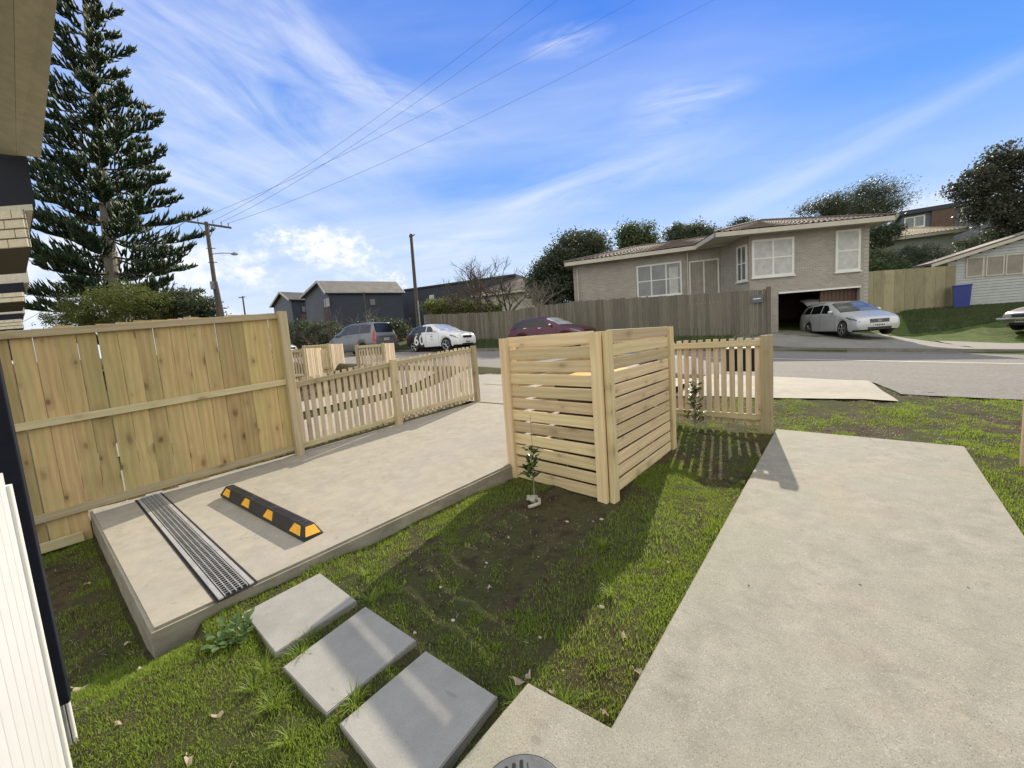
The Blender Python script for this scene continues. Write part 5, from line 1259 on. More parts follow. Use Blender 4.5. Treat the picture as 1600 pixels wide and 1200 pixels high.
# ================================================================== VEHICLES
def interp(keys, x):
    if x <= keys[0][0]: return keys[0][1]
    for (a, b), (c, d) in zip(keys[:-1], keys[1:]):
        if x <= c:
            t = (x-a)/(c-a); t2 = t*t*(3-2*t)*.35+t*.65; return b+(d-b)*t2
    return keys[-1][1]
def car(name, label, cat, pos, heading, S, group=None, lift=0.0, pitch=0.0):
    """S: dict with L W wheel x's, top/belt/half-width keys. local +x runs from nose to tail; heading = direction the nose points"""
    L, W_ = S['L'], S['W']; r = empty(name, pos, label, cat, group)
    h = Vector(heading).normalized(); X = -h; X.z = pitch; X.normalize(); Z = UP-X*UP.dot(X); Z.normalize(); Y = Z.cross(X)
    M = Matrix(((X.x, Y.x, Z.x, 0), (X.y, Y.y, Z.y, 0), (X.z, Y.z, Z.z, 0), (0, 0, 0, 1))); M.translation = Vector(pos)-X*(L/2)
    ra = S.get('wr', .32); arch = ra+.055
    def sill(x):
        b = S.get('sill', .20)+(.06 if x < .35 or x > L-.35 else 0)
        for xc in S['wheels']:
            if abs(x-xc) < arch: b = max(b, ra+math.sqrt(arch**2-(x-xc)**2)*.98)
        return b
    def sect(x):
        zt = interp(S['top'], x); zb = min(interp(S['belt'], x), zt-.03); w_ = interp(S['plan'], x)*W_/2
        f = min(max((zt-zb)/.45, 0), 1); wr_ = w_*(.90-.16*f); s = min(sill(x), zb-.06)
        zm = s+(zb-s)*.45
        return [(w_*.93, s), (w_*.985, s+(zm-s)*.35), (w_, zm), (w_*.985, zb-(zb-zm)*.18), (w_*.955, zb), (wr_+(w_*.955-wr_)*.06, zt-.085*max(f, .3)), (wr_*.90, zt-.028*max(f, .5)), (wr_*.5, zt-.006), (0, zt)]
    def surf(x, v, off=0.0, side=1):
        s = sect(x); i = min(int(v), 7); t = v-i; y = s[i][0]*(1-t)+s[i+1][0]*t; z = s[i][1]*(1-t)+s[i+1][1]*t
        if off:
            e = .02; s2 = sect(min(x+e, L)); y2 = s2[i][0]*(1-t)+s2[i+1][0]*t; z2 = s2[i][1]*(1-t)+s2[i+1][1]*t
            du = Vector((e, y2-y, z2-z)); dv = Vector((0, s[i+1][0]-s[i][0], s[i+1][1]-s[i][1])); n = du.cross(dv)
            if n.length > 1e-6:
                n.normalize(); 
                if n.y*y+n.z*.6 < 0 and y > .02: n = -n
                if y <= .02 and n.z < 0: n = -n
                return Vector((x+n.x*off, side*(y+n.y*off), z+n.z*off))
        return Vector((x, side*y, z))
    xs = sorted(set([0, .015, .04, .08, .13]+[round(.2+.05*i, 3) for i in range(int((L-.3)/.05))]+[L-.08, L-.04, L-.015, L]+[c+s*arch*q for c in S['wheels'] for s in (-1, 1) for q in (1.001, .97, .9, .75, .5)]))
    V = []; Fc = []
    for x in xs:
        s = sect(x); ring = [(x, y, z) for y, z in s]+[(x, -y, z) for y, z in s[-2::-1]]; V += ring
    k = 17
    for i in range(len(xs)-1):
        for j in range(k-1): Fc.append((i*k+j, i*k+j+1, (i+1)*k+j+1, (i+1)*k+j))
    Fc += [tuple(range(k))[::-1], tuple((len(xs)-1)*k+j for j in range(k))]
    body = mesh('body', V, Fc, S['paint'], r, smooth=True, mw=M)
    bm = bmesh.new(); bm.from_mesh(body.data); bmesh.ops.recalc_face_normals(bm, faces=bm.faces); bm.to_mesh(body.data); bm.free()
    if S.get('rearpaint'):
        body.data.materials.append(MATS[S['rearpaint']])
        for p in body.data.polygons:
            c = p.center
            if c.x > S['rearx']+.25*(c.z-.6) : p.material_index = 1
    m = MB().box((L/2, 0, .42), (L-.5, W_*.80, .42)); m.box((L/2, 0, .24), (L-.9, W_*.82, .10)); 
    MB_w = m.build('inner_light_block', 'dark_inside', r, mw=M)  # dark box added inside the hollow body to block light at the arches
    def patch(nm, x0, x1, v0, v1, mat, side=1, off=.006, nx=8, nv=4, clip=None, both=False, par=None):
        sides = (1, -1) if both else (side,); V = []; Fc = []
        for sd in sides:
            b = len(V)
            for i in range(nx+1):
                for j in range(nv+1):
                    v = v0+(v1-v0)*j/nv; xx0 = x0(v) if callable(x0) else x0; xx1 = x1(v) if callable(x1) else x1
                    V.append(surf(xx0+(xx1-xx0)*i/nx, v, off, sd))
            for i in range(nx):
                for j in range(nv): q = b+i*(nv+1)+j; Fc.append((q, q+1, q+nv+2, q+nv+1) if sd > 0 else (q, q+nv+1, q+nv+2, q+1))
        return mesh(nm, V, Fc, mat, par or r, smooth=True, mw=M)
    # glass
    ws0, ws1 = S['ws']; patch('windscreen', ws0, ws1, 5.25, 8, S.get('wsmat', 'windscreen_glass'), both=True, nx=10, nv=8)
    rs0, rs1 = S['rs']; patch('rear_window', rs0, rs1, 5.6, 8, 'car_glass', both=True, nx=8, nv=8)
    for sd in (1, -1):
        for (a, b, c, d) in S['glass']:       # bottom x0,x1 top x0,x1
            patch('side_window', (lambda v, a=a, c=c: a+(c-a)*(v-4.12)/.80), (lambda v, b=b, d=d: b+(d-b)*(v-4.12)/.80), 4.12, 4.92, 'car_glass', sd)
        for xd in S['doors']: patch('door_seam', xd, xd+.012, 1.0, 4.0, 'dark_inside', sd, .002, 1, 8)
        for xh in S['handles']:
            p = surf(xh, 3.6, .02, sd); MB().box(tuple(p), (.20, .03, .03)).build('door_handle', S.get('handle', S['paint']), r, mw=M)
        patch('headlight', .03, S.get('hl', .42), S.get('hlv', (3.0, 4.2))[0], S.get('hlv', (3.0, 4.2))[1], 'head_glass', sd, .006, 6, 3)
        if S.get('tl'): a, b, c, d = S['tl']; patch('tail_light', a, b, c, d, 'tail_red', sd, .006, 5, 4)
        mp = surf(S['mirror'], 4.05, .09, sd); bmm = bmesh.new(); bmesh.ops.create_icosphere(bmm, subdivisions=2, radius=.1)
        for v in bmm.verts: v.co = Vector((v.co.x*.65, v.co.y*1.05, v.co.z*.75))+mp+Vector((0, 0, .05))
        me = bpy.data.meshes.new('mirror'); bmm.to_mesh(me); bmm.free(); me.polygons.foreach_set('use_smooth', [True]*len(me.polygons)); setmat(me, S.get('mirrormat', S['paint'])); link('mirror', me, r, M)
        patch('sill_trim', S['wheels'][0]+arch+.02, S['wheels'][1]-arch-.02, -.0, .35, 'black_trim', sd, .008, 6, 2)
    # wheels
    for xc in S['wheels']:
        for sd in (1, -1):
            yo = W_/2*.985*sd; yi = yo-.20*sd; mb_ = MB(); n = 28; prof = [(yi, ra-.10), (yi, ra-.02), (yi+(yo-yi)*.12, ra), (yi+(yo-yi)*.88, ra), (yo, ra-.025), (yo-.012*sd, ra-.09), (yo-.05*sd, ra-.10)]
            for (yy, rr) in prof:
                for q in range(n): an = 2*math.pi*q/n; mb_.v.append((xc+rr*math.cos(an), yy, ra+rr*math.sin(an)))
            for i in range(len(prof)-1):
                for q in range(n): mb_.f.append((i*n+q, i*n+(q+1) % n, (i+1)*n+(q+1) % n, (i+1)*n+q))
            wh = mb_.build('wheel', 'tyre', r, smooth=True, mw=M)
            rm = MB(); rr = ra-.095
            for q in range(5):
                for dlt in (-.11, .11):
                    an = 2*math.pi*q/5+dlt+.3; rm.tube([(xc+.05*math.cos(an), yo-.03*sd, ra+.05*math.sin(an)), (xc+rr*math.cos(an), yo-.018*sd, ra+rr*math.sin(an))], .016, 5)
            ring = [(xc+rr*math.cos(2*math.pi*q/24), yo-.02*sd, ra+rr*math.sin(2*math.pi*q/24)) for q in range(25)]; rm.tube(ring, .014, 5, cap=False)
            rm.tube([(xc, yo-.05*sd, ra), (xc, yo-.012*sd, ra)], .06, 10); rm.build('rim', S.get('rim', 'rim_metal'), wh, mw=M)
            MB().tube([(xc, yo-.12*sd, ra), (xc, yo-.075*sd, ra)], rr, 20).build('brake_disc', 'dark_inside', wh, mw=M)
    zg = interp(S['top'], 0); fwid = interp(S['plan'], 0)*W_
    gtop, gbot = S.get('grille', (zg-.05, zg-.2))
    gr_ = MB().box((-.004, 0, (gtop+gbot)/2), (.02, fwid*S.get('gw', .50), gtop-gbot)); go = gr_.build('grille', 'black_trim', r, mw=M)
    for q in range(3): z = gbot+(gtop-gbot)*(q+.7)/3.4; MB().box((-.018, 0, z), (.012, fwid*S.get('gw', .50)*.97, .012)).build('grille_bar', 'chrome' if S.get('chrome', 1) else 'black_trim', go, mw=M)
    MB().box((-.006, 0, .30), (.02, fwid*.62, .10)).build('lower_intake', 'black_trim', r, mw=M)
    pl_ = MB().box((-.022, 0, .42), (.012, .36, .125)).build('number_plate', 'plate_white', r, mw=M)
    plr = MB().box((L+.012, 0, S.get('rpz', .80)), (.012, .36, .125)).build('number_plate', 'plate_white', r, mw=M)
    for k_ in range(6):
        MB().box((-.030, -.14+.056*k_, .42), (.006, .036, .075)).build('plate_letter', 'plate_ink', pl_, mw=M)
        MB().box((L+.020, -.14+.056*k_, S.get('rpz', .80)), (.006, .036, .075)).build('plate_letter', 'plate_ink', plr, mw=M)
    return r, M, surf, patch
def heading(px, psi):
    """psi: 0 nose towards the camera, 90 nose to the right in the picture"""
    d = ray(px, 540); d.z = 0; d.normalize(); tc = -d; rgt = Vector((d.y, -d.x, 0)); a = rad(psi); return tc*math.cos(a)+rgt*math.sin(a)
def text(txt, size, mat, M, parent, name, extrude=.004):
    cu = bpy.data.curves.new('t', 'FONT'); cu.body = txt; cu.size = size; cu.extrude = extrude; cu.align_x = 'CENTER'; cu.offset = size*.02
    ob = bpy.data.objects.new('t', cu); COL.objects.link(ob); bpy.context.view_layer.update()
    me = bpy.data.meshes.new_from_object(ob.evaluated_get(bpy.context.evaluated_depsgraph_get())); bpy.data.objects.remove(ob); me.materials.clear(); setmat(me, mat)
    return link(name, me, parent, M)

wagon = dict(L=4.62, W=1.70, wheels=(.88, 3.58), wr=.31, paint='paint_silver',
    top=[(0, .62), (.05, .72), (.25, .80), (.9, .94), (1.15, .99), (1.5, 1.18), (2.05, 1.44), (2.6, 1.49), (3.6, 1.46), (4.15, 1.38), (4.35, 1.2), (4.52, .98), (4.62, .70)],
    belt=[(0, .58), (.2, .70), (1.0, .88), (1.3, .93), (3.0, .96), (4.2, 1.0), (4.6, .95)],
    plan=[(0, .74), (.08, .84), (.3, .93), (.8, .99), (3.8, .99), (4.4, .93), (4.62, .84)], ws=(1.18, 2.02), rs=(4.2, 4.5),
    glass=[(1.72, 2.5, 2.2, 2.5), (2.58, 3.4, 2.58, 3.4), (3.47, 4.15, 3.47, 3.95)], doors=(1.35, 2.52, 3.42), handles=(2.35, 3.28), mirror=1.6, hl=.62, hlv=(2.9, 3.9), tl=(4.35, 4.6, 2.4, 3.9), grille=(.66, .52))
p = at(1318, 531, 17.9); gzp = gz(p.x, p.y)
rW, MW, sW, pW = car('silver_wagon', 'silver station wagon with its tailgate raised, parked on the drive before the open garage', 'car', (p.x, p.y, gzp+.02), heading(1328, 28), wagon)
# raised tailgate
tg = MB(); hx = 4.0; V = []
for i in range(7):
    t = i/6; x = hx+1.05*t; z = 1.46+.30*math.sin(t*1.7)-.02*t
    for y in (-.66, -.3, 0, .3, .66): V.append((x, y, z+.06*(1-(y/.66)**2)))
Fc = [(i*5+j, i*5+j+1, (i+1)*5+j+1, (i+1)*5+j) for i in range(6) for j in range(4)]
V2 = [(a, b, c-.045) for a, b, c in V]; Fc2 = [tuple(q+len(V) for q in f)[::-1] for f in Fc]
mesh('tailgate', V+V2, Fc+Fc2, 'paint_silver', rW, smooth=True, mw=MW)
MB().tube([(3.95, .55, 1.36), (4.65, .52, 1.66)], .012, 6).build('gas_strut', 'black_trim', rW, mw=MW)
ov = [(-.022, .06*math.cos(2*math.pi*q/16), .595+.035*math.sin(2*math.pi*q/16)) for q in range(17)]
MB().tube(ov, .006, 5, cap=False).build('badge', 'chrome', rW, mw=MW)

suv = dict(L=4.14, W=1.76, wheels=(.82, 3.40), wr=.33, paint='paint_white', rearpaint='paint_black', rearx=2.55, sill=.24, rim='rim_metal', mirrormat='paint_white',
    top=[(0, .70), (.05, .82), (.3, .93), (1.0, 1.06), (1.15, 1.10), (1.45, 1.28), (1.95, 1.50), (2.5, 1.55), (3.2, 1.50), (3.55, 1.42), (3.85, 1.15), (4.05, 1.0), (4.14, .72)],
    belt=[(0, .66), (.3, .82), (1.0, .98), (1.3, 1.01), (3.3, 1.07), (4.1, 1.0)],
    plan=[(0, .76), (.08, .86), (.3, .94), (.8, 1), (3.5, 1), (4.0, .93), (4.14, .84)], ws=(1.18, 1.92), rs=(3.6, 3.85),
    glass=[(1.62, 2.3, 2.05, 2.3), (2.37, 3.15, 2.37, 3.05), (3.22, 3.5, 3.22, 3.3)], doors=(1.3, 2.32, 3.2), handles=(2.15, 3.02), mirror=1.55, hl=.5, hlv=(2.9, 3.8), tl=(3.85, 4.1, 2.8, 3.9), grille=(.76, .64), chrome=0, wsmat='lamp_glass')
# the street falls away behind the near kerb as seen from here; cars stand on the road plane
p = onroad(690, 548.5)
rS, MS, sS, pS = car('liveried_hatchback', 'white small hatchback with black rear half and big white figures on its door', 'car', (p.x, p.y, p.z), heading(690, 44), suv)
# lettering on the flank that faces the camera
def flank_text(txt, size, x, z, mat, M, surf, par, nm, side):
    q = surf(x, 2.6, .012, side); base = M @ Matrix.Translation((x, q.y, z))
    # local x runs nose->tail ; text must read left to right for someone looking at that flank
    R = Matrix(((side, 0, 0, 0), (0, 0, -side*-1, 0), (0, 1, 0, 0), (0, 0, 0, 1))) if False else None
    if side > 0: Rm = Matrix(((-1, 0, 0, 0), (0, 0, 1, 0), (0, 1, 0, 0), (0, 0, 0, 1)))
    else: Rm = Matrix(((1, 0, 0, 0), (0, 0, -1, 0), (0, 1, 0, 0), (0, 0, 0, 1)))
    return text(txt, size, mat, base @ Rm, par, nm)
def camside(M): return 1 if (M.to_3x3() @ Vector((0, 1, 0))).dot(Vector((0, 0, EYE))-M.translation) > 0 else -1
sd = camside(MS)
for k_, (x_, ch_) in enumerate([(3.12, '6'), (2.66, '0')]): flank_text(ch_, .78, x_, .42, 'plate_white', MS, sS, rS, 'livery_figure', sd)
for k_, z_ in enumerate((.92, .78, .64)): flank_text(['KIA', 'GO', 'ELECTRIC'][k_] if False else ['---', '==', '----'][k_], .14, 1.85, z_, 'plate_ink', MS, sS, rS, 'livery_text', sd)

van = dict(L=4.7, W=1.74, wheels=(.80, 3.55), wr=.32, paint='paint_grey', sill=.2,
    top=[(0, .66), (.05, .80), (.35, 1.0), (.8, 1.16), (1.2, 1.42), (1.75, 1.74), (2.4, 1.86), (3.8, 1.86), (4.4, 1.80), (4.58, 1.3), (4.66, 1.05), (4.7, .5)],
    belt=[(0, .62), (.3, .82), (1.0, 1.08), (1.4, 1.13), (3.0, 1.15), (4.4, 1.15), (4.65, 1.05)],
    plan=[(0, .74), (.1, .86), (.35, .95), (.8, 1), (3.9, 1), (4.5, .97), (4.7, .93)], ws=(.95, 1.7), rs=(4.42, 4.58),
    glass=[(1.45, 2.3, 2.05, 2.3), (2.36, 3.3, 2.36, 3.3), (3.36, 4.3, 3.36, 4.25)], doors=(1.25, 2.33, 3.33), handles=(2.15, 2.55), mirror=1.3, hl=.6, hlv=(2.8, 3.8), tl=(4.50, 4.68, 2.2, 4.9), grille=(.72, .60), rpz=.82)
p = onroad(566, 554.5)
rV, MV, sV, pV = car('grey_people_mover', 'dark grey people mover seen from behind, stopped in the street beyond the picket fence', 'van', (p.x, p.y, p.z), heading(573, 218), van)
# rear face: window, bright strip and bumper
MB().add([(4.615, -.62, 1.22), (4.615, .62, 1.22), (4.50, .58, 1.74), (4.50, -.58, 1.74)], [(0, 1, 2, 3)]).build('back_glass', 'car_glass', rV, mw=MV)
MB().box((4.705, 0, .98), (.03, 1.1, .035)).build('chrome_strip', 'chrome', rV, mw=MV); MB().box((4.72, 0, .42), (.10, 1.66, .16)).build('rear_bumper', 'paint_grey', rV, mw=MV)

maroon = dict(wagon); maroon.update(L=4.55, W=1.84, wheels=(.85, 3.50), wr=.35, paint='paint_maroon', sill=.26, handle='chrome', mirrormat='chrome',
    top=[(0, .78), (.05, .90), (.3, 1.02), (1.05, 1.15), (1.25, 1.20), (1.6, 1.40), (2.1, 1.62), (2.7, 1.68), (3.6, 1.63), (4.0, 1.52), (4.3, 1.2), (4.5, 1.02), (4.55, .75)],
    belt=[(0, .74), (.3, .90), (1.0, 1.07), (1.3, 1.10), (3.2, 1.16), (4.2, 1.14), (4.5, 1.0)], plan=[(0, .74), (.1, .86), (.35, .95), (.8, 1), (3.8, 1), (4.3, .93), (4.55, .84)],
    ws=(1.28, 2.05), rs=(4.05, 4.3), glass=[(1.8, 2.5, 2.25, 2.5), (2.57, 3.4, 2.57, 3.35), (3.46, 4.0, 3.46, 3.75)], doors=(1.4, 2.52, 3.45), handles=(2.35, 3.25), mirror=1.7, tl=(4.25, 4.5, 2.9, 3.9), grille=(.86, .70), wsmat='lamp_glass')  # pale windscreen glass, sun glare put into its colour
p = onroad(862, 545.5)
rM, MM, sM, pM = car('maroon_suv', 'dark maroon SUV parked in the street behind the slatted screen, sun glare painted into windscreen', 'car', (p.x, p.y, p.z), heading(862, 58), maroon)
wc = dict(suv); wc.update(rearpaint=None, wsmat='windscreen_glass'); wc.pop('rearpaint')
p = onroad(415, 562)
car('white_hatchback', 'white car mostly hidden behind the tall fence post, nose pointing right', 'car', (p.x, p.y, p.z), heading(455, 62), wc)
classic = dict(wagon); classic.update(paint='paint_pink', wheels=(.8, 3.4), mirrormat='chrome')
p = at(1690, 531, 15.6)
rC, MC, _, _ = car('pale_old_car', 'pale old car with a chrome bumper just entering at the right edge', 'car', (p.x, p.y, gz(p.x, p.y)+.03), heading(1640, -38), classic)
MB().tube([(-.06, -.75, .5), (-.10, -.3, .5), (-.10, .3, .5), (-.06, .75, .5)], .045, 8).build('chrome_bumper', 'chrome', rC, mw=MC)
# lime wheelie bin top beyond the hatchback
p = onroad(630, 532); lbn = empty('lime_recycling_bin', (p.x-1, p.y+1.5, p.z), 'bright lime green bin standing on the kerb between the van and the hatchback', 'bin')
MB().add([(-.25, -.25, 0), (.25, -.25, 0), (.25, .25, 0), (-.25, .25, 0), (-.32, -.32, 1.0), (.32, -.32, 1.0), (.32, .32, 1.0), (-.32, .32, 1.0)], [(3, 2, 1, 0), (4, 5, 6, 7), (0, 1, 5, 4), (1, 2, 6, 5), (2, 3, 7, 6), (3, 0, 4, 7)]).build('bin_body', 'lime_plastic', lbn)
MB().box((0, 0, 1.03), (.7, .7, .06)).build('lid', 'lime_plastic', lbn)

# ================================================================== POLES AND WIRES
def pole(px0, py0, px1, py1, D, r0, lab, arm=True):
    b = at(px1, py1, D); t = at(px0, py0, D); d = (t-b); b2 = b-d*((b.z-gz(b.x, b.y))/d.z+.02)
    r = empty('power_pole', b2, lab, 'pole'); MB().tube([b2, t], r0, 10, r2=r0*.72).build('pole_shaft', 'pole_wood', r, world=True)
    return r, b2, t
r, b, t = pole(322, 347, 342, 490, 30, .17, 'tall leaning timber power pole with a crossarm and street lamp beside the big pine')
a0, a1 = at(288, 345, 30), at(361, 356, 30)
MB().tube([a0, a1], .085, 4).build('crossarm', 'pole_wood', r, world=True)
for s in (.28, .66): q = a0.lerp(a1, s); MB().tube([q, at(326, 374, 30)], .025, 5).build('arm_brace', 'pole_wood', r, world=True)
tops = []
for s in (.04, .16, .30, .62, .80, .95):
    q = a0.lerp(a1, s); m = MB(); m.tube([q, q+UP*.22], .02, 5); m.tube([q+UP*.16, q+UP*.34], .055, 8, r2=.035); m.build('insulator', 'lamp_metal', r, world=True); tops.append(q+UP*.3)
for (px, py) in ((330, 388), (333, 410)):
    q = at(px, py, 30); MB().tube([q-CR*.35, q+CR*.3], .03, 5).build('side_arm', 'pole_wood', r, world=True)
q = at(333, 446, 29.8); MB().box(tuple(q), (.30, .30, .55)).build('junction_box', 'lamp_metal', r, world=True)
l0, l1 = at(330, 397, 30), at(366, 396, 30)
MB().tube([l0, l0.lerp(l1, .5)+UP*.05, l1], .03, 6).build('lamp_arm', 'lamp_metal', r, world=True)
m = MB(); m.tube([l1-UP*.06-CR*.22, l1-UP*.02, l1-UP*.06+CR*.25], [.05, .13, .06], 8); m.build('lamp_head', 'lamp_metal', r, world=True)
s0, s1 = at(337, 440, 29.6), at(347, 487, 29.6); d = s1-s0
MB().tube([s0, s0+d*2.6], .11, 8).build('stay_pole', 'pole_wood', r, world=True)
r2, b2, t2 = pole(642, 366, 654, 512, 30, .15, 'plain slender street pole standing in front of the flat dark building')
MB().box(tuple(at(642, 369, 30)), (.35, .1, .12)).build('pole_cap', 'pole_wood', r2, world=True); MB().tube([at(642, 371, 30), at(648, 366, 30)], .04, 5).build('pole_bracket', 'pole_wood', r2, world=True)
MB().tube([at(653, 470, 29.8), at(657, 512, 29.8)], .06, 6).build('cable_guard', 'lamp_metal', r2, world=True)
r3, b3, t3 = pole(379, 463, 383, 492, 70, .16, 'short distant pole showing just above the paling fence'); MB().tube([at(373, 465, 70), at(383, 464, 70)], .08, 5).build('pole_arm', 'pole_wood', r3, world=True)
r4, b4, t4 = pole(568, 456, 573, 500, 34, .06, 'thin pale metal pole rising behind the grey van')
# overhead wires from the crossarm out over the garden
def wire(px, py, D1, st, lab, sag=.9):
    e = at(px, py, D1); pts = []
    for i in range(25):
        t_ = i/24; q = st.lerp(e, t_); q.z -= sag*4*t_*(1-t_)*.5; pts.append(q)
    tag(MB().tube(pts, .009, 5, r2=.0026).build('overhead_wire', 'wire_black', world=True), lab, 'wire', 'overhead power wires')
wire(848, -12, 11, tops[3], 'upper left overhead wire crossing the blue sky')
wire(890, -14, 11, tops[4], 'overhead wire just right of the upper left one')
wire(1010, -10, 12, tops[2], 'faint middle overhead wire, third from the left', .8)
wire(1130, -8, 12, tops[5], 'longest and lowest overhead wire, nearest the pole crossarm', 1.0)
for k_, (px, py) in enumerate(((-60, 560), (-60, 610))):
    st = tops[k_]; e = at(px, py-60, 55); tag(MB().tube([st.lerp(e, i/8)-UP*(.6*4*(i/8)*(1-i/8)) for i in range(9)], .02, 4).build('overhead_wire', 'wire_black', world=True), ['upper', 'lower'][k_]+' wire running left from the crossarm behind the big pine', 'wire', 'overhead power wires')

# ================================================================== TREES
def leaf_cloud(centres, radii, n, size, rg, flat=1.0, shell=.55, up=.3, asp=.55, wind=None):
    """n leaf quads in clumps spread over blobs; returns V,F"""
    centres = np.array(centres, float); radii = np.array(radii, float); vol = radii.prod(1)**(2/3); pr_ = vol/vol.sum()
    ncl = max(8, n//45); ci = rg.choice(len(centres), ncl, p=pr_); d = rg.normal(size=(ncl, 3)); d /= np.linalg.norm(d, axis=1)[:, None]
    rr = shell+(1-shell)*rg.random(ncl)**.6; rr *= rg.uniform(.82, 1.14, ncl)
    cc = centres[ci]+d*radii[ci]*rr[:, None]
    li = rg.integers(0, ncl, n); cs = size*3.0*rg.uniform(.5, 1.5, ncl)
    off = np.clip(rg.normal(size=(n, 3)), -1.7, 1.7)*cs[li][:, None]*np.array([1, 1, .7])*.55
    if wind is not None: off += np.array(wind)[None]*rg.random(n)[:, None]*cs[li][:, None]*2.4
    P = cc[li]+off
    a = rg.normal(size=(n, 3)); a[:, 2] = a[:, 2]*.6+up
    if wind is not None: a = a*.5+np.array(wind)[None]
    a /= np.linalg.norm(a, axis=1)[:, None]; b = np.cross(a, rg.normal(size=(n, 3))); b /= np.linalg.norm(b, axis=1)[:, None]
    s = size*rg.uniform(.6, 1.4, n)[:, None]
    V = np.stack([P-a*s*.5, P+b*s*asp*.5, P+a*s*.5, P-b*s*asp*.5], 1).reshape(-1, 3); Fc = np.arange(n*4).reshape(-1, 4)
    return V, Fc
def tree(name, label, cat, base, blobs, n, size, mat, seed=1, trunk=.2, limbs=True, group=None, bark='bark', **kw):
    rg = np.random.default_rng(seed); base = Vector(base); r = empty(name, base, label, cat, group)
    V, Fc = leaf_cloud([b[:3] for b in blobs], [b[3:] for b in blobs], int(n*1.7), size*.75, rg, **kw)
    npmesh('crown', V, Fc, mat, r)['kind'] = 'stuff'
    m = MB(); cen = Vector(np.mean([b[:3] for b in blobs], 0)); fork = base.lerp(Vector((cen.x, cen.y, base.z+(cen.z-base.z)*.6)), 1.0)
    m.tube([base-UP*.3, base.lerp(fork, .5)+Vector((.05, 0, 0)), fork], trunk, 8, r2=trunk*.6)
    if limbs:
        for b in blobs:
            e = Vector(b[:3])+UP*b[5]*.2; mid_ = fork.lerp(e, .5)+Vector((rg.normal()*.2, rg.normal()*.2, .1)); m.tube([fork-UP*.2, mid_, e], trunk*.5, 6, r2=trunk*.12)
            for q in range(4):
                dd = Vector(rg.normal(size=3)); dd.normalize(); m.tube([mid_.lerp(e, .5), e+Vector((dd.x*b[3], dd.y*b[4], dd.z*b[5]))*.8], trunk*.18, 5, r2=trunk*.04)
    m.build('trunk', bark, r, world=True)
    return r
def B(px, py, D, rx, rz, ry=None):
    """blob given by pixel centre and pixel radii at a depth"""
    p = at(px, py, D); k = D/F_PX; return (p.x, p.y, p.z, rx*k, (ry or rx)*k, rz*k)
def gbase(px, py, D): p = at(px, py, D); return (p.x, p.y, min(gz(p.x, p.y), p.z))
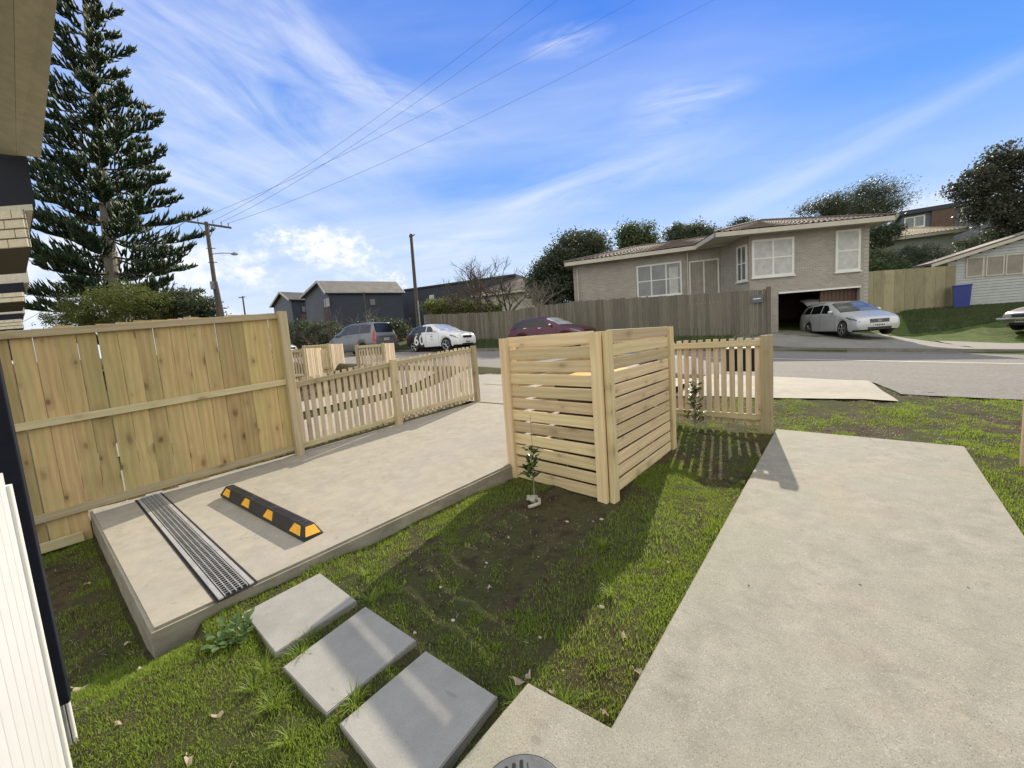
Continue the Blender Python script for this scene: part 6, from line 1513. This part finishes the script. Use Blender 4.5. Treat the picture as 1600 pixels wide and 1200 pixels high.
# big Norfolk-type pine
def norfolk():
    D = 34; rg = random.Random(5); base = at(176, 500, D); topp = at(118, -150, D)
    base.z = 1.5; r = empty('norfolk_pine', base, 'huge dark layered pine towering over the paling fence at the left', 'tree')
    k = D/F_PX; axis = topp-base; H_ = axis.length; A = axis.normalized()
    MB().tube([base, base.lerp(topp, .3), base.lerp(topp, .65), topp], [.52, .40, .26, .08], 12).build('trunk', 'pale_bark', r, world=True)
    nb = MB(); V = []; T = []
    def frond(p, d, L, rad_):
        """rope of scale foliage: thin 4-sided spindle with fine bristles"""
        d = d.normalized(); s = d.orthogonal().normalized(); t_ = d.cross(s); b = len(V)
        sec = [(0, .5), (.35, 1.0), (.75, .85), (1, .12)]
        bend = UP*L*.22
        for (f, w_) in sec:
            c = p+d*L*f+bend*f*f
            for q in range(3): an = 2.094*q+f; V.append(tuple(c+(s*math.cos(an)+t_*math.sin(an))*rad_*w_))
        for i in range(3):
            for q in range(3): T.append((b+i*3+q, b+i*3+(q+1) % 3, b+(i+1)*3+(q+1) % 3, b+(i+1)*3+q))
    # envelope half width in px as a function of height (py)
    env = [(-150, 6), (-60, 30), (0, 62), (60, 88), (120, 112), (200, 140), (260, 165), (330, 178), (380, 178), (420, 150), (450, 105), (470, 60)]
    py = 462; lvl = 0
    while py > -140:
        f = (500-py)/650.; c = base.lerp(topp, f); hw = interp(env, py)*k*.72
        nbr = 6 if py > 60 else 5; ph = rg.uniform(0, 6.28)
        for i in range(nbr):
            an = ph+2*math.pi*i/nbr+rg.uniform(-.22, .22); L = hw*rg.choice([.6, .75, .9, 1.0, 1.05])*rg.uniform(.92, 1.08)
            if py > 405: L *= rg.uniform(.8, 1.35)
            h_ = Vector((math.cos(an), math.sin(an), 0)); slope_ = rg.uniform(-.05, .12)+(.22 if py < 100 else 0)-(.08 if py > 330 else 0)
            pts = [c+h_*L*t+UP*(L*(slope_*t-.16*t*(1-t)*1.4+.13*t**3)) for t in (0, .2, .4, .6, .8, 1)]
            nb.tube(pts, .075*(.5+hw/9), 5, r2=.02)
            sd = UP.cross(h_); ns = int(10+L*5.0)
            for j in range(ns):
                t = .14+.86*(j/ns)**.9; seg = t*5; i0 = min(int(seg), 4); p_ = pts[i0].lerp(pts[i0+1], seg-i0)
                s_ = 1 if j % 2 else -1; wl_ = (.40+.75*math.sin(math.pi*min(t*1.02, 1)**.8))*(.45+hw*.10)*rg.uniform(.7, 1.25)
                dd = h_*rg.uniform(.5, .9)+sd*s_*rg.uniform(.35, 1.0)+UP*rg.uniform(.10, .75)
                frond(p_, dd, wl_*.9, .072)
                # sub-fronds curling up
                for q in range(4):
                    pp = p_+dd.normalized()*wl_*rg.uniform(.15, .9); frond(pp, h_*rg.uniform(.1, .9)+sd*s_*rg.uniform(-.2, .7)+UP*rg.uniform(.4, 1.4), wl_*rg.uniform(.35, .65), .065)
            for q in range(5): frond(pts[-1]-h_*.12*q, h_*rg.uniform(.4, 1)+sd*rg.uniform(-.5, .5)+UP*rg.uniform(.4, 1.0), rg.uniform(.35, .65), .05)
        py -= 24 if py > 250 else (26 if py > 100 else 29); lvl += 1
    nb.build('branches', 'bark', r, world=True)['kind'] = 'stuff'
    npmesh('foliage', np.array(V), np.array(T), 'pine_leaf', r)['kind'] = 'stuff'
norfolk()
TR = [
 ('shrub', 'dense yellow-green shrub at the foot of the big pine, above the paling fence', 'shrub', gbase(190, 500, 30), [B(160, 482, 30, 45, 30), B(200, 470, 29, 40, 28), B(240, 478, 29.5, 35, 24), B(120, 500, 30, 40, 15)], 16000, .16, 'yellow_leaf', {}),
 ('pohutukawa', 'rounded dark leafy tree right of the yellow shrub, beside the leaning pole', 'tree', gbase(290, 500, 31), [B(285, 476, 31, 38, 22), B(312, 480, 30.5, 26, 18), B(258, 485, 31, 30, 16), B(325, 488, 31, 16, 10)], 9000, .22, 'dark_leaf', dict(shell=.3)),
 ('cypress', 'broad dark conifer left of the brick house, rising above its eave', 'tree', gbase(890, 500, 27), [B(905, 400, 27, 42, 40), B(875, 425, 27, 38, 38), B(850, 445, 27.5, 26, 36), B(930, 395, 27, 24, 30), B(885, 462, 26.5, 42, 30), B(930, 440, 27, 20, 40)], 26000, .20, 'dark_leaf', dict(shell=.5, up=.8)),
 ('bushy_tree', 'square-topped green tree behind the brick house roof, next to the dark conifer', 'tree', gbase(995, 480, 36), [B(982, 372, 36, 15, 22), B(1008, 370, 36, 16, 20), B(995, 385, 36, 24, 18)], 8000, .24, 'mid_leaf', {}),
 ('bushy_tree', 'wide olive green tree behind the brick house roof, middle one of the row', 'tree', gbase(1080, 480, 37), [B(1060, 372, 37, 20, 18), B(1085, 370, 37, 24, 20), B(1110, 376, 37, 22, 14), B(1128, 372, 37, 12, 10)], 10000, .24, 'grey_leaf', {}),
 ('bushy_tree', 'small dark treetop peeping over the brick house where the two roofs meet', 'tree', gbase(1163, 480, 38), [B(1160, 355, 38, 16, 10), B(1172, 360, 38, 12, 8)], 3000, .22, 'dark_leaf', {}),
 ('windswept_tree', 'windswept feathery tree leaning right behind the brick house roof', 'tree', gbase(1330, 480, 33), [B(1258, 333, 33, 15, 8), B(1290, 326, 33, 20, 12), B(1340, 308, 33, 18, 14), B(1372, 312, 33, 15, 12), B(1365, 334, 33, 28, 12), B(1310, 338, 33, 34, 10)], 15000, .26, 'dark_leaf', dict(wind=(CR*1.0+UP*.55)[:], asp=.22, shell=.4)),
 ('pohutukawa', 'big spreading dark tree at the upper right edge, sky showing through its crown', 'tree', gbase(1580, 440, 27), [B(1520, 290, 27, 30, 26), B(1560, 262, 27, 36, 34), B(1610, 270, 27, 50, 50), B(1545, 325, 27, 34, 24), B(1600, 335, 27, 40, 40), B(1585, 378, 27, 30, 22), B(1660, 330, 27, 50, 80)], 26000, .22, 'red_leaf', dict(shell=.35)),
 ('shrub', 'pale flowering shrub below the big dark tree, above the garage roof', 'shrub', gbase(1545, 420, 27), [B(1520, 385, 27.5, 26, 14), B(1550, 378, 27.5, 26, 18), B(1505, 398, 27, 16, 8)], 6000, .15, 'grey_leaf', {}),
 ('shrub', 'leafy green shrub behind the plywood fence next to the brick house', 'shrub', gbase(1375, 430, 26), [B(1372, 408, 26, 20, 20), B(1362, 420, 25, 16, 14), B(1392, 418, 26, 18, 12)], 5000, .15, 'mid_leaf', {}),
 ('shrub', 'thin grey-green shrub in front of the cream-roofed house wall', 'shrub', gbase(1430, 430, 27), [B(1422, 402, 27, 22, 16), B(1452, 400, 27, 18, 18), B(1475, 405, 27, 12, 12)], 5000, .14, 'grey_leaf', {}),
 ('dark_bush', 'dark bush squeezed between the brick house wall and the cream-roofed house', 'shrub', gbase(1360, 380, 30), [B(1365, 372, 30, 24, 18), B(1385, 362, 30, 20, 10)], 4000, .18, 'dark_leaf', {}),
 ('hedge', 'tall yellow-green hedge topping the left part of the grey street fence', 'hedge', gbase(715, 500, 30), [B(680, 481, 30.5, 18, 12), B(705, 479, 30, 20, 14), B(735, 481, 29, 24, 12), B(765, 484, 28, 20, 10)], 12000, .13, 'yellow_leaf', dict(up=1.0)),
 ('dark_hedge', 'dark hedge in front of the gabled houses, behind the grey van', 'hedge', gbase(520, 540, 33), [B(470, 522, 34, 30, 22), B(510, 522, 33, 30, 20), B(545, 526, 32, 30, 16), B(590, 520, 33, 34, 22), B(625, 522, 33, 20, 22), B(440, 530, 35, 20, 22)], 16000, .18, 'dark_leaf', {}),
]
for i, (nm, lab, cat, base, blobs, n, size, mat, kw) in enumerate(TR):
    tree(nm, lab, cat, base, blobs, n, size, mat, seed=20+i, trunk=.16, **kw)
# bare trees
def bare_tree(name, label, px, py, D, hpx, spread, n0, seed, mat='pale_bark', lean=0, depth=5, r0=.13):
    rg = random.Random(seed); b = at(px, py, D); z = gz(b.x, b.y); b = Vector((b.x, b.y, z)); top = at(px, hpx, D).z; H_ = top-z
    r = empty(name, b, label, 'tree'); m = MB(); tw = MB()
    def grow(p, d, L, rr, k):
        pts = [p]; q = p; dd = d.copy()
        for i in range(3):
            dd = (dd+Vector((rg.gauss(0, .22), rg.gauss(0, .22), rg.gauss(0, .14)+.05))).normalized(); q = q+dd*L/3; pts.append(q)
        (m if k > 1 else tw).tube(pts, rr, 6 if k > 2 else 4, cap=False, r2=rr*.6)
        if k == 0: return
        for i in range(rg.choice([2, 3, 3]) if k > 1 else 4):
            j = rg.choice([1, 2, 3]) if i else 3; nd = (dd+Vector((rg.gauss(0, .55), rg.gauss(0, .55), rg.gauss(0, .35)+.12))*spread).normalized()
            grow(pts[j], nd, L*rg.uniform(.62, .85), rr*.58, k-1)
    for i in range(n0):
        an = 2*math.pi*i/n0+rg.random(); grow(b, Vector((math.cos(an)*.35, math.sin(an)*.35, 1)).normalized(), H_*.36, r0, depth)
    m.build('limbs', mat, r, world=True); tw.build('twigs', mat, r, world=True)['kind'] = 'stuff'
bare_tree('bare_tree', 'sprawling leafless tree over the street fence, left of the dark conifer', 778, 500, 27.5, 400, 1.35, 4, 14, depth=5, mat='bark')
bare_tree('bare_tree', 'smaller leafless tree left of the sprawling one, over the yellow-green hedge', 738, 500, 28.5, 425, 1.5, 3, 8, depth=5, r0=.09, mat='bark')
bare_tree('bare_tree', 'tangled bare twiggy bush on the street fence below the dark conifer', 845, 500, 25.0, 430, 1.5, 4, 21, depth=5, r0=.06)
bare_tree('bare_sapling', 'thin bare street tree in front of the dark gabled house', 563, 535, 31, 478, 1.0, 2, 31, depth=4, r0=.05)
bare_tree('bare_sapling', 'thin reddish bare tree behind the nose of the grey van', 510, 540, 30, 497, 1.0, 2, 33, depth=4, r0=.05, mat='brown_cladding')
# rough grass on the far verge and lawn
def far_verge(x, y, r): return r.random(x.shape) < .5
r_ = np.random.default_rng(91)
def far_grass(poly, n, h, lab, seed):
    r = np.random.default_rng(seed); xs = [p[0] for p in poly]; ys = [p[1] for p in poly]; x = r.uniform(min(xs), max(xs), n); y = r.uniform(min(ys), max(ys), n); ok = inpoly(x, y, poly); x, y = x[ok], y[ok]; n = len(x); z = gz_np(x, y)
    an = r.uniform(0, 6.28, n); ww = .012*r.uniform(.6, 1.4, n); hh_ = h*r.uniform(.4, 1.3, n); l = hh_*r.uniform(0, .7, n)
    P0 = np.stack([x-np.cos(an)*ww, y-np.sin(an)*ww, z-.01], 1); P1 = np.stack([x+np.cos(an)*ww, y+np.sin(an)*ww, z-.01], 1); P2 = np.stack([x+np.sin(an)*l, y+np.cos(an)*l, z+hh_], 1)
    tag(npmesh('verge_grass', np.stack([P0, P1, P2], 1).reshape(-1, 3), np.arange(n*3).reshape(-1, 3), 'mid_leaf'), lab, 'grass', kind='stuff')
a, b, c, d = gpt(1405, 483, 21.8), gpt(1640, 468, 22), gpt(1640, 500, 18.3), gpt(1425, 524, 17.4)
far_grass([a, b, c, d], 60000, .09, 'sunlit rough lawn sloping up to the garage on the far side of the street', 3)
vp_ = [(-26, far_kerb(-26)+.2), (-5.3, far_kerb(-5.3)+.2), (fk[4][0], fk[4][1]-.1), (fk[3][0], fk[3][1]-.1), (fk[2][0], fk[2][1]-.1), (fk[1][0], fk[1][1]-.1), (fk[0][0], fk[0][1]-.1)]
far_grass(vp_, 60000, .10, 'strip of grass between the far kerb and the grey street fence', 4)
nb_ = [(-9.5, -.5), (-8.3, -.5), (-9.2, 6.6), (-10.2, 6.6)]
far_grass(nb_, 14000, .06, 'strip of lawn between the two neighbour concrete paths, seen between pickets', 6)
